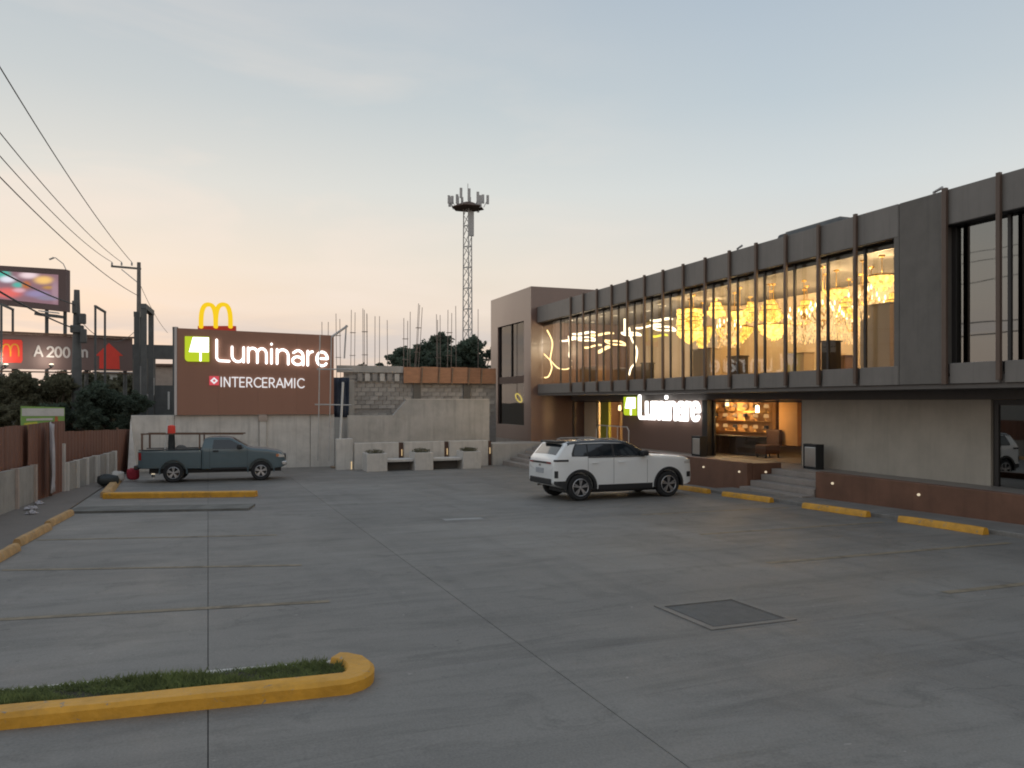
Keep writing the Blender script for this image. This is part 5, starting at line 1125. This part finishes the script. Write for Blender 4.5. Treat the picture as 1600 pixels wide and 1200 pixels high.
for u, v, du, dv, nm in ((124, 490, 10, 16, 'meter_box'), (110, 508, 20, 12, 'junction_box'), (126, 514, 9, 22, 'transformer'), (113, 470, 7, 20, 'cable_coil')):
    a = at(u, v + dv, 36.8); b = at(u + du, v, 36.8); MB().box(a.x, b.x, a.y - .16, a.y + .12, a.z, b.z).build(nm, MT['dark_steel'], up2, bevel=.04)
def cable(a, b, sag, r, lab, grp):
    a, b = Vector(a), Vector(b); pts = [a.lerp(b, i / 24) - Vector((0, 0, sag * 4 * (i / 24) * (1 - i / 24))) for i in range(25)]
    o = MB().tube(pts, r, 5).build('cable', MT['cable'], None, True); tag(o, lab, 'cable', grp)
def near(u0, v0, u1, v1, t=15, u=-160): return at(u, v0 + (v1 - v0) / (u1 - u0) * (u - u0), t)
cable(tips[2], near(0, 88, 206, 414), .5, .017, 'overhead cable on the innermost insulator, steepest in the sky', 'overhead cables')
cable(tips[1], near(0, 190, 190, 414), .5, .015, 'overhead cable on the middle insulator', 'overhead cables')
cable(tips[0], near(0, 226, 175, 414), .5, .015, 'overhead cable on the outermost insulator', 'overhead cables')
cable(at(216, 462, 46), near(0, 258, 216, 462), .5, .017, 'lowest thin overhead cable reaching the slim pole below its arm', 'overhead cables')
cable(at(117, 476, 37), near(0, 414, 117, 476, 16), .2, .028, 'upper thick cable crossing the lit screen', 'thick cables crossing the screen')
cable(at(113, 512, 37), near(0, 446, 113, 512, 16), .2, .032, 'lower thick cable passing under the lit screen', 'thick cables crossing the screen')
cable(at(125, 500, 37), at(216, 512, 46), .9, .016, 'slack cable between the two utility poles', 'cables between the poles')
cable(at(217, 440, 46), at(262, 520, 60), .3, .014, 'thin cable falling away behind the slim pole', 'cables between the poles')

# mast with antennas
mt_ = at(731, 320, 75); ms = thing('antenna_mast', 'tall pale lattice mast with a ring of antennas above the trees', 'mast', (mt_.x, mt_.y, ground(40)))
zt = mt_.z; rt, rb = .42, .55
cor = [(math.cos(R(a)), math.sin(R(a))) for a in (20, 140, 260)]
zb_ = ground(40) - .1
for c, s_ in cor: MB().tube([(mt_.x + c * rb, mt_.y + s_ * rb, zb_), (mt_.x + c * rt, mt_.y + s_ * rt, zt)], .055, 6).build('leg', MT['galv'], ms, True)
nb = 22
br = MB()
for i in range(nb):
    za, zc = zb_ + (zt - zb_) * i / nb, zb_ + (zt - zb_) * (i + 1) / nb; ra = rb + (rt - rb) * i / nb; rc = rb + (rt - rb) * (i + 1) / nb
    for k in range(3):
        c0_, c1_ = cor[k], cor[(k + 1) % 3]
        s = MB().bar((mt_.x + c0_[0] * ra, mt_.y + c0_[1] * ra, za), (mt_.x + c1_[0] * rc, mt_.y + c1_[1] * rc, zc), .045); s.build('diagonal', MT['galv'], ms)
        if i % 2 == 0: MB().bar((mt_.x + c0_[0] * ra, mt_.y + c0_[1] * ra, za), (mt_.x + c1_[0] * ra, mt_.y + c1_[1] * ra, za), .055).build('strut', MT['galv'], ms)
MB().lathe([(.4, zt - .42), (1.55, zt - .36), (1.6, zt - .30), (.55, zt + .18), (.3, zt + .22)], 6, (mt_.x, mt_.y, 0)).build('platform', MT['rust_steel'], ms)
for k in range(15):
    a = 2 * math.pi * k / 15 + .3; r = 1.9 if k % 2 else 1.45; q = Vector((mt_.x + r * math.cos(a), mt_.y + r * math.sin(a), zt + random.uniform(.1, .7)))
    h = random.uniform(.35, .62); w = MB().box(q.x - .11, q.x + .11, q.y - .07, q.y + .07, q.z - h, q.z + h).build('panel_antenna', MT['galv'], ms)
    MB().bar((mt_.x + r * .8 * math.cos(a), mt_.y + r * .8 * math.sin(a), zt - .3), q, .05).build('antenna_arm', MT['galv'], ms)
MB().tube([(mt_.x, mt_.y, zt + .4), (mt_.x, mt_.y, zt + 2.0)], .03, 5).build('lightning_rod', MT['galv'], ms)
MB().box(mt_.x - .1, mt_.x + .45, mt_.y - .5, mt_.y - .3, zt - 3.0, zt - .7).build('relay_box', MT['galv'], ms, bevel=.03)

# ------------------------------------------------------------------ trees
def tree(base, h, crown, n, lab, m='leaf', trunk_r=.16, leaf=.16, group='trees beyond the walls', seed=0):
    """crown: list of (dx, dy, z, radius) clumps"""
    rnd = random.Random(seed); base = Vector(base); t = thing('tree', lab, 'tree', base, group)
    tr = MB(); top = base + Vector((0, 0, h * .55)); tr.tube([base - Vector((0, 0, .2)), base + Vector((.05, 0, h * .3)), top], [trunk_r, trunk_r * .8, trunk_r * .5], 8)
    for (dx, dy, z, r) in crown[:9]: tr.tube([base + Vector((.03, 0, h * .35)), base + Vector((dx * .5, dy * .5, (h * .35 + z) / 2)), base + Vector((dx, dy, z))], [trunk_r * .5, trunk_r * .3, .02], 6)
    tr.build('trunk', MT['bark'], t, True)
    s = MB(); tot = sum(c[3] ** 2 for c in crown)
    for (dx, dy, z, r) in crown:
        for k in range(int(n * r * r / tot)):
            v = Vector((rnd.gauss(0, 1), rnd.gauss(0, 1), rnd.gauss(0, 1))).normalized(); q = r * rnd.random() ** .35 * (.8 + .35 * math.sin(v.x * 5 + z) * math.cos(v.z * 6 + dx))
            p_ = base + Vector((dx, dy, z)) + Vector((v.x * q, v.y * q, v.z * q * .85))
            d = Vector((rnd.gauss(0, 1), rnd.gauss(0, 1), rnd.gauss(0, .7))).normalized(); e = d.cross(Vector((rnd.gauss(0, 1), rnd.gauss(0, 1), rnd.gauss(0, 1)))).normalized(); L = leaf * rnd.uniform(.6, 1.4)
            s.v += [p_ - d * L, p_ + e * L * .5, p_ + d * L, p_ - e * L * .5]; b = len(s.v) - 4; s.f.append((b, b + 1, b + 2, b + 3))
    o = s.build('crown', MT[m], t, normals=False)
def clumps(seed, w, h, z0, n, r):
    rnd = random.Random(seed); out = []
    for k in range(n):
        a = rnd.uniform(0, 6.28); q = rnd.random() ** .5; zz = rnd.random(); s_ = math.sqrt(max(.05, 1 - (2 * zz - .8) ** 2 * .55))
        out.append((math.cos(a) * q * w / 2 * s_, math.sin(a) * q * w / 2 * s_, z0 + zz * h, r * rnd.uniform(.55, 1.15)))
    return out
def tree_at(u, vtop, t_, w, lab, n, m, seed, z0=1.6, leaf=.16, r=.9):
    p_ = at(u, vtop, t_); gz = ground(40); H = p_.z - gz
    tree((p_.x, p_.y, gz), H, clumps(seed, w - r, H - z0 - r * .8, z0, int(10 + w * 3), r), n, lab, m, leaf=leaf, seed=seed)
tree_at(692, 515, 56, 7.6, 'broad dark green tree behind the building site, under the mast', 52000, 'leaf2', 3, 1.5, .13, 1.15)
tree_at(645, 528, 58, 5.2, 'rounded tree joined to the left flank of the broad tree', 24000, 'leaf2', 14, 1.5, .13, 1.05)
tree_at(738, 524, 56.5, 6.0, 'smaller tree right of the mast foot', 24000, 'leaf2', 5, 1.5, .13, 1.0)
tree_at(612, 552, 60, 4.4, 'low tree left of the broad tree', 14000, 'leaf2', 8, 1.5, .13, .85)
tree_at(570, 562, 62, 4.4, 'lowest bushy tree at the left of the site skyline', 12000, 'leaf', 9, 1.5, .13, .75)
for i, (u, v, w, lab, m) in enumerate([(-25, 574, 3.4, 'bushy tree behind the fence cut by the left frame edge', 'leaf'), (35, 577, 3.2, 'bushy tree below the red logo of the long billboard', 'leaf'), (84, 580, 3.0, 'olive bushy tree below the white distance text', 'leaf'),
    (130, 583, 3.0, 'dark bushy tree right behind the thick utility pole', 'leaf2'), (172, 585, 2.8, 'dark green bushy tree below the red arrow', 'leaf2'), (203, 600, 2.0, 'small bushy tree at the end of the fence', 'leaf2')]):
    tree_at(u, v, 36.5 - .8 * (i % 2), w, lab, 30000, m, 20 + i, .5, .06, .62)

for i, (u, v, w, lab) in enumerate([(-15, 570, 5.2, 'distant tree filling the gap under the left end of the long billboard'), (48, 571, 5.0, 'distant tree showing under the red logo floodlight'), (105, 573, 5.0, 'distant tree showing under the billboard beside the thick pole'),
    (150, 576, 4.8, 'distant tree showing under the billboard left of the arrow'), (188, 580, 3.6, 'distant tree showing right under the red arrow')]):
    tree_at(u, v, 51 + i % 2, w, lab, 16000, 'leaf', 40 + i, .8, .12, .9)

# ------------------------------------------------------------------ vehicles
def lerp_table(tab):
    def f(x):
        if x <= tab[0][0]: return tab[0][1]
        for (a, b), (c, d) in zip(tab[:-1], tab[1:]):
            if x <= c:
                u = (x - a) / (c - a) if c > a else 1
                return b + (d - b) * u
        return tab[-1][1]
    return f
class Body:
    """a vehicle body described by its top line, bottom line, plan taper and section; x runs from the tail to the nose"""
    def __init__(s, x0, x1, top, bot, half, belt, tumble, plan, crown=.03, edge=.07):
        s.x0, s.x1, s.half, s.belt, s.tumble, s.crown, s.edge = x0, x1, half, belt, tumble, crown, edge
        s.top, s.bot, s.plan = lerp_table(top), lerp_table(bot), lerp_table(plan)
    def W(s, x, z):
        b = s.belt; w = s.half * s.plan(x)
        if z > b: return w * (1 - s.tumble * (z - b) - .10 * (z - b) ** 2)
        q = (b - z) / b
        return w * (1 - .012 * q - .10 * max(0, q - .45) ** 2 * 2)
    def ring(s, x):
        zt, zb = s.top(x), s.bot(x); r = min(s.edge, (zt - zb) * .3); pts = [(0, zb), (s.W(x, zb) * .85, zb)]
        n = 12
        for i in range(n + 1): z = zb + .03 + (zt - r - zb - .03) * i / n; pts.append((s.W(x, z), z))
        w = s.W(x, zt - r)
        for t in (22, 45, 68, 90): pts.append((w - r * (1 - math.cos(R(t))), zt - r + r * math.sin(R(t))))
        we = pts[-1][0]
        for q in (.75, .5, .25, 0): pts.append((we * q, zt + s.crown * (1 - q * q)))
        return pts
    def ztop(s, x, y):
        zt, zb = s.top(x), s.bot(x); r = min(s.edge, (zt - zb) * .3); we = s.W(x, zt - r) - r; return zt + s.crown * (1 - min(1, (abs(y) / max(we, .01))) ** 2)
    def wtop(s, x): zt, zb = s.top(x), s.bot(x); r = min(s.edge, (zt - zb) * .3); return s.W(x, zt - r) - r
    def mesh(s, xs):
        m = MB(); rows = []
        for x in xs:
            half = s.ring(x); full = [(-y, z) for y, z in half[1:-1]]
            loop = half + full[::-1]; rows.append(len(m.v)); m.v += [Vector((x, y, z)) for y, z in loop]; k = len(loop)
        for a, b in zip(rows[:-1], rows[1:]):
            for i in range(k): m.f.append((a + i, a + (i + 1) % k, b + (i + 1) % k, b + i))
        for rrow, x, sg_ in ((rows[0], xs[0], -1), (rows[-1], xs[-1], 1)):
            zc = (s.top(x) + s.bot(x)) / 2; c = len(m.v); m.v.append(Vector((x + .02 * sg_, 0, zc)))
            for i in range(k): m.f.append((rrow + i, rrow + (i + 1) % k, c))
        return m
    def side(s, x0, x1, lo, hi, sd, off=.006, nx=14, nz=6):
        """patch lying on the body's side"""
        m = MB()
        for i in range(nx + 1):
            x = x0 + (x1 - x0) * i / nx; a, b = lo(x), hi(x)
            for j in range(nz + 1): z = a + (b - a) * j / nz; m.v.append(Vector((x, sd * (s.W(x, z) + off), z)))
        k = nz + 1; m.f = [(i * k + j, i * k + j + 1, (i + 1) * k + j + 1, (i + 1) * k + j) for i in range(nx) for j in range(nz)]
        return m
    def upper(s, x0, x1, wf, off=.008, nx=10, ny=10):
        m = MB()
        for i in range(nx + 1):
            x = x0 + (x1 - x0) * i / nx; w = s.wtop(x) * wf(x)
            for j in range(ny + 1): y = -w + 2 * w * j / ny; m.v.append(Vector((x, y, s.ztop(x, y) + off)))
        k = ny + 1; m.f = [(i * k + j, i * k + j + 1, (i + 1) * k + j + 1, (i + 1) * k + j) for i in range(nx) for j in range(ny)]
        return m
    def archring(s, cx, cz, r0, r1, sd, off=.014, a0=-8, a1=188, n=24):
        m = MB()
        for i in range(n + 1):
            a = R(a0 + (a1 - a0) * i / n)
            for j, r in enumerate((r0 - .0, r0, r1)):
                x, z = cx + r * math.cos(a), cz + r * math.sin(a); m.v.append(Vector((x, sd * (s.W(x, max(z, .2)) + (off if j else -.10)), z)))
        m.f = [(i * 3 + j, i * 3 + j + 1, (i + 1) * 3 + j + 1, (i + 1) * 3 + j) for i in range(n) for j in range(2)]
        return m
def cut(body, cutters, name, m, parent):
    o1 = bpy.data.objects.new('tmp_a', body.mesh('tmp_a', m, False)); o2 = bpy.data.objects.new('tmp_b', cutters.mesh('tmp_b', MT['black'], False)); COL.objects.link(o1); COL.objects.link(o2)
    md = o1.modifiers.new('cut', 'BOOLEAN'); md.object = o2; md.operation = 'DIFFERENCE'; md.solver = 'EXACT'
    me = bpy.data.meshes.new_from_object(o1.evaluated_get(bpy.context.evaluated_depsgraph_get())); me.name = name
    for o in (o1, o2): bpy.data.objects.remove(o)
    me.shade_smooth(); me.set_sharp_from_angle(angle=R(32))
    return link(name, me, parent)
def wheel(parent, x, y, r, w, sd, spokes=5, rr=.66):
    """tyre, rim and spokes; sd is the outer side"""
    c = (x, y, r); ty = MB().lathe([(r * rr, -w / 2 + .015), (r * .86, -w / 2), (r * .97, -w / 2 + .03), (r, -w * .25), (r, w * .25), (r * .97, w / 2 - .03), (r * .86, w / 2), (r * rr, w / 2 - .015)], 28, c, 'y', False)
    wh = ty.build('wheel', MT['rubber'], parent, 30)
    o = w / 2 * sd
    MB().lathe([(r * rr, o * .92), (r * rr * .93, o * .9), (r * rr * .9, o * .3), (0.0, o * .28)], 24, c, 'y', False).build('wheel_well', MT['black'], wh, True)
    MB().lathe([(r * rr * 1.01, o * .98), (r * rr * .95, o * 1.03), (r * rr * .90, o * .95)], 28, c, 'y', False).build('rim', MT['rim'], wh, True)
    for k in range(spokes):
        a = 2 * math.pi * k / spokes + .3; ca, sa = math.cos(a), math.sin(a)
        for q in (-.16, .16):
            a2 = a + q; MB().bar((x + ca * r * .10, y + o * .86, r + sa * r * .10), (x + math.cos(a2) * r * rr * .94, y + o * .92, r + math.sin(a2) * r * rr * .94), .035, .03, (0, 1, 0)).build('spoke', MT['rim'], wh)
    MB().lathe([(.0, o * 1.02), (r * .12, o * .98), (r * .14, o * .8)], 14, c, 'y').build('hub', MT['rim'], wh, True)
def stations(x0, x1, extra, n=40): return sorted(set([round(x0 + (x1 - x0) * i / n, 4) for i in range(n + 1)] + extra))

def make_suv():
    t = thing('white_car', 'white compact suv with dark windows parked nose towards the brown wall', 'car')
    L = 4.14
    bd = Body(0, L, [(0, .92), (.02, 1.0), (.05, 1.08), (.10, 1.13), (.36, 1.45), (.48, 1.51), (.8, 1.545), (1.4, 1.555), (1.95, 1.535), (2.15, 1.485), (2.3, 1.42), (2.74, 1.16), (2.86, 1.13), (3.4, 1.105), (3.86, 1.07), (4.0, 1.02), (4.09, .90), (L, .76)],
              [(0, .46), (.05, .40), (.25, .33), (.7, .27), (3.45, .25), (3.95, .30), (4.09, .36), (L, .42)], .90, 1.09, .30,
              [(0, .88), (.03, .915), (.10, .955), (.3, .985), (.8, 1), (3.2, 1), (3.65, .985), (3.92, .945), (4.05, .89), (4.11, .84), (L, .79)], .02, .07)
    xs = stations(0, L, [.02, .03, .05, .10, .36, .48, 2.15, 2.3, 2.74, 2.86, 3.95, 4.0, 4.05, 4.09])
    cw = MB(); rx, fx, r = .74, 3.34, .345
    for cx in (rx, fx):
        for sd in (-1, 1): cw.lathe([(.395, -.2), (.395, .2)], 32, (cx, sd * .86, r), 'y')
    lo = lambda x: 1.125 + .02 * max(0, (1.2 - x)); hi = lambda x: min(bd.top(x) - .075, 1.455 - .015 * abs(x - 1.4))
    body = cut(bd.mesh(xs), cw, 'body', MT['white_paint'], t)
    body.data.materials.append(MT['roof_black'])
    for pl in body.data.polygons:      # floating black roof above the window line
        c = pl.center
        if .40 < c.x < 2.72 and c.z > hi(c.x) - .012 and c.z > 1.2: pl.material_index = 1
    for cx in (rx, fx):
        for sd in (-1, 1):
            bd.archring(cx, r, .39, .465, sd).build('arch_trim', MT['black'], t, True, normals=False)
            wheel(t, cx, sd * .775, r, .225, sd, 5)
    for sd in (-1, 1):
        bd.side(rx + .50, fx - .50, lambda x: .262, lambda x: .40, sd, .012).build('sill_trim', MT['black'], t, True)
        bd.side(.02, .33, lambda x: bd.bot(x) + .02, lambda x: .52, sd, .012).build('bumper_corner', MT['black'], t, True)
        q4 = lambda x: max(lo(x) + .004, min(hi(x) + .01, 1.145 + (x - .47) * 2.2))
        bd.side(.50, 2.62, lo, q4, sd, .004, 34).build('window_surround', MT['black'], t, True)
        bd.side(.56, .93, lambda x: lo(x) + .02, lambda x: max(lo(x) + .022, min(hi(x) - .012, 1.12 + (x - .50) * 2.2)), sd, .008).build('quarter_window', MT['car_glass'], t, True)
        bd.side(.97, 1.66, lambda x: lo(x) + .015, lambda x: hi(x) - .012, sd, .008).build('rear_window', MT['car_glass'], t, True)
        bd.side(1.72, 2.56, lambda x: lo(x) + .015, lambda x: max(lo(x) + .02, hi(x) - .012), sd, .008, nx=22).build('front_window', MT['car_glass'], t, True)
        bd.side(.95, 2.60, lambda x: lo(x) - .03, lambda x: lo(x) - .004, sd, .008).build('belt_trim', MT['black'], t, True)
        for x in (.95, 1.69): bd.side(x - .004, x + .004, lambda x: .41, lambda x: lo(x) - .032, sd, .003, 1, 8).build('door_gap', MT['black'], t)
        bd.side(2.68, 2.688, lambda x: .41, lambda x: 1.02, sd, .003, 1, 8).build('door_gap', MT['black'], t)
        for x in (1.05, 1.82): MB().box(x, x + .19, min(sd * (bd.W(x, .98) + .008), sd * (bd.W(x, .98) + .032)), max(sd * (bd.W(x, .98) + .008), sd * (bd.W(x, .98) + .032)), .955, .985).build('door_handle', MT['white_paint'], t, bevel=.008)
        q = bd.W(2.55, 1.14); mi = MB().box(2.44, 2.64, min(sd * (q + .02), sd * (q + .20)), max(sd * (q + .02), sd * (q + .20)), 1.12, 1.26).build('mirror', MT['black'], t, bevel=.04)
        bd.side(3.84, 4.06, lambda x: .88, lambda x: .88 + .10 * (1 - (4.06 - x) * 1.5), sd, .008).build('headlight', MT['clear_lens'], t, True)
        bd.side(3.92, 4.07, lambda x: .52, lambda x: .66, sd, .008).build('fog_light_bezel', MT['black'], t, True)
        bd.side(.015, .40, lambda x: 1.015, lambda x: 1.065, sd, .01).build('tail_light', MT['black'], t, True)
        bd.side(.03, .12, lambda x: .60, lambda x: .78, sd, .01).build('rear_reflector', MT['black'], t, True)
        MB().tube([(.75, sd * .62, 1.54), (.85, sd * .62, 1.575), (1.8, sd * .64, 1.58), (1.95, sd * .64, 1.54)], .014, 6).build('roof_rail', MT['galv'], t, True)
    bd.upper(2.20, 2.70, lambda x: .93, .008).build('windshield', MT['car_glass'], t, True)
    bd.upper(.13, .34, lambda x: .88, .008).build('rear_glass', MT['car_glass'], t, True)
    MB().box(.24, .52, -.56, .56, 1.485, 1.53).build('spoiler', MT['black'], t, bevel=.015)
    MB().box(-.016, .02, -.66, .66, .955, 1.0).build('tail_light_bar', MT['black'], t, bevel=.008)
    for sd in (-1, 1): MB().box(-.02, .0, min(sd * .45, sd * .68), max(sd * .45, sd * .68), .958, .998).build('tail_light', MT['red_lens'], t)
    MB().box(-.035, -.016, -.24, .24, .70, .83).build('number_plate', MT['plate'], t)
    MB().box(-.03, .03, -.70, .70, .42, .58).build('rear_bumper', MT['black'], t, bevel=.03)
    MB().box(L - .03, L + .028, -.56, .56, .62, .80).build('grille', MT['black'], t, bevel=.02)
    MB().box(-.026, -.014, -.05, .05, .88, .93).build('badge', MT['chrome'], t)
    MB().box(.5, 3.7, -.6, .6, .18, .30).build('underbody', MT['black'], t)
    return t
suv = make_suv(); suv.matrix_basis = pose(8.91 - .74, 18.5 + .775 + .10, 0)

def make_pickup():
    t = thing('pickup_truck', 'dark slate single cab pickup truck with a rack over its bed', 'pickup')
    L = 4.74; rx, fx, r = 1.10, 3.93, .335
    bed = Body(0, 1.98, [(0, 1.06), (.03, 1.08), (1.98, 1.10)], [(0, .52), (.1, .48), (1.98, .44)], .86, 1.06, .25, [(0, .95), (.04, .975), (.15, .99), (.5, 1), (1.98, 1)], .0, .02)
    cab = Body(2.0, L, [(2.0, 1.16), (2.02, 1.28), (2.08, 1.46), (2.18, 1.505), (2.55, 1.525), (2.86, 1.51), (2.98, 1.475), (3.50, 1.17), (3.62, 1.135), (4.1, 1.09), (4.46, 1.02), (4.62, .96), (4.70, .86), (L, .78)],
               [(2.0, .42), (3.4, .40), (4.4, .40), (4.64, .44), (L, .50)], .86, 1.12, .32, [(2.0, .985), (2.06, 1), (4.1, 1), (4.45, .97), (4.64, .91), (4.71, .86), (L, .82)], .03, .08)
    cw = MB()
    for sd in (-1, 1): cw.lathe([(.42, -.2), (.42, .2)], 32, (rx, sd * .84, r + .02), 'y')
    cw.box(.07, 1.92, -.74, .74, .66, 1.4)
    cut(bed.mesh(stations(0, 1.98, [.03, .06, .1, .15], 20)), cw, 'bed', MT['teal_paint'], t)
    cw = MB()
    for sd in (-1, 1): cw.lathe([(.42, -.2), (.42, .2)], 32, (fx, sd * .84, r + .02), 'y')
    cut(cab.mesh(stations(2.0, L, [2.02, 2.05, 2.08, 2.98, 3.5, 3.62, 4.62, 4.67, 4.71], 34)), cw, 'cab', MT['teal_paint'], t)
    for b_, cx in ((bed, rx), (cab, fx)):
        for sd in (-1, 1):
            b_.archring(cx, r + .02, .415, .455, sd, .03).build('arch_flare', MT['teal_paint'], t, True, normals=False)
            wheel(t, cx, sd * .735, r, .235, sd, 5, .60)
    MB().box(.3, 4.6, -.55, .55, .30, .46).build('chassis', MT['black'], t)
    for sd in (-1, 1):
        MB().box(.02, 1.97, min(sd * .75, sd * .875), max(sd * .75, sd * .875), 1.102, 1.135).build('bed_rail', MT['black'], t, bevel=.01)
        lo = lambda x: 1.115; hi = lambda x: min(cab.top(x) - .075, 1.435)
        cab.side(2.34, 3.36, lo, lambda x: max(lo(x) + .004, min(hi(x), lo(x) + (x - 2.34) * 9)), sd, nx=24).build('door_window', MT['car_glass'], t, True)
        for x in (2.26, 3.48): cab.side(x - .005, x + .005, lambda x: .46, lambda x: 1.14, sd, .003, 1, 8).build('door_gap', MT['black'], t)
        q = cab.W(2.42, 1.03); MB().box(2.36, 2.54, min(sd * (q + .005), sd * (q + .03)), max(sd * (q + .005), sd * (q + .03)), 1.02, 1.075).build('door_handle', MT['black'], t, bevel=.01)
        q = cab.W(3.3, 1.13); MB().box(3.14, 3.30, min(sd * (q + .02), sd * (q + .22)), max(sd * (q + .02), sd * (q + .22)), 1.11, 1.27).build('mirror', MT['black'], t, bevel=.04)
        cab.side(2.3, 3.46, lambda x: .42, lambda x: .48, sd, .012).build('sill_trim', MT['black'], t, True)
        cab.side(4.50, 4.715, lambda x: .80, lambda x: .94 - (x - 4.50) * .35, sd, .008).build('headlight', MT['clear_lens'], t, True)
        cab.side(4.44, 4.53, lambda x: .82, lambda x: .91, sd, .01).build('indicator', MT['amber_lens'], t, True)
        bed.side(.012, .10, lambda x: .78, lambda x: 1.03, sd, .006).build('tail_light', MT['red_lens'], t, True)
        bed.side(.2, 1.9, lambda x: .985, lambda x: 1.0, sd, .006).build('body_crease', MT['teal_paint'], t, True)
    cab.upper(3.02, 3.46, lambda x: .92, .008).build('windshield', MT['car_glass'], t, True)
    cab.upper(2.03, 2.07, lambda x: .80, .008).build('rear_glass', MT['car_glass'], t, True)
    MB().box(L - .12, L + .06, -.80, .80, .52, .66).build('front_bumper', MT['chrome'], t, bevel=.03)
    MB().box(L - .05, L + .03, -.52, .52, .70, .88).build('grille', MT['black'], t, bevel=.02)
    MB().box(-.14, .02, -.78, .78, .46, .60).build('rear_bumper', MT['black'], t, bevel=.03)
    MB().box(-.012, .01, -.66, .66, .64, 1.05).build('tailgate', MT['teal_paint'], t, bevel=.01)
    MB().box(-.16, -.141, -.2, .2, .5, .60).build('number_plate', MT['plate'], t)
    rk = MB().bar((.08, -.80, 1.66), (3.35, -.80, 1.62), .05, .045).build('rack', MT['rust_steel'], t)
    MB().bar((.08, .80, 1.66), (3.35, .80, 1.62), .05, .045).build('rack_rail', MT['rust_steel'], rk)
    for x in (.12, .75, 1.93):
        MB().bar((x, -.80, 1.645), (x, .80, 1.645), .045, .045).build('rack_crossbar', MT['rust_steel'], rk)
        if x != .75:
            for sd in (-1, 1): MB().bar((x, sd * .80, 1.12), (x, sd * .80, 1.64), .06 if x > 1 else .11, .05).build('rack_post', MT['rust_steel'], rk)
    return t
pk = make_pickup(); PKM = pose(-2.12, 30.3, R(-5)); pk.matrix_basis = PKM
# load in the bed
def in_bed(name, lab, cat): 
    o = thing(name, lab, cat); return o
tl = in_bed('tool_drum', 'red topped dark tool bundle standing in the pickup bed', 'tools')
MB().lathe([(.11, .70), (.12, 1.3), (.10, 1.62), (.12, 1.66)], 12, (.95, -.1, 0)).build('drum', MT['bag'], tl, True)
MB().lathe([(.12, 1.661), (.13, 1.74), (.12, 1.92), (.04, 1.95)], 12, (.95, -.1, 0)).build('cap', MT['red'], tl, True)
tl.matrix_basis = PKM
pp = MB().tube([(.72, -.2, .70), (.84, -.2, 2.12)], .022, 8).build('pvc_pipe', MT['white_metal'], None, True); pp.matrix_basis = PKM @ pp.matrix_basis; tag(pp, 'thin white pipe leaning up from the pickup bed', 'pipe')
s = MB(); s.add([(.9, -.5, .67), (1.75, -.5, .67), (1.75, .5, .67), (.9, .5, .67), (1.15, -.2, 1.26), (1.4, -.2, 1.24), (1.35, .2, 1.24), (1.1, .2, 1.25)], [(0, 1, 5, 4), (1, 2, 6, 5), (2, 3, 7, 6), (3, 0, 4, 7), (4, 5, 6, 7), (0, 3, 2, 1)])
o = s.build('load_heap', MT['joint'], bevel=.08); o.matrix_basis = PKM @ o.matrix_basis; tag(o, 'dark covered heap in the pickup bed', 'load')
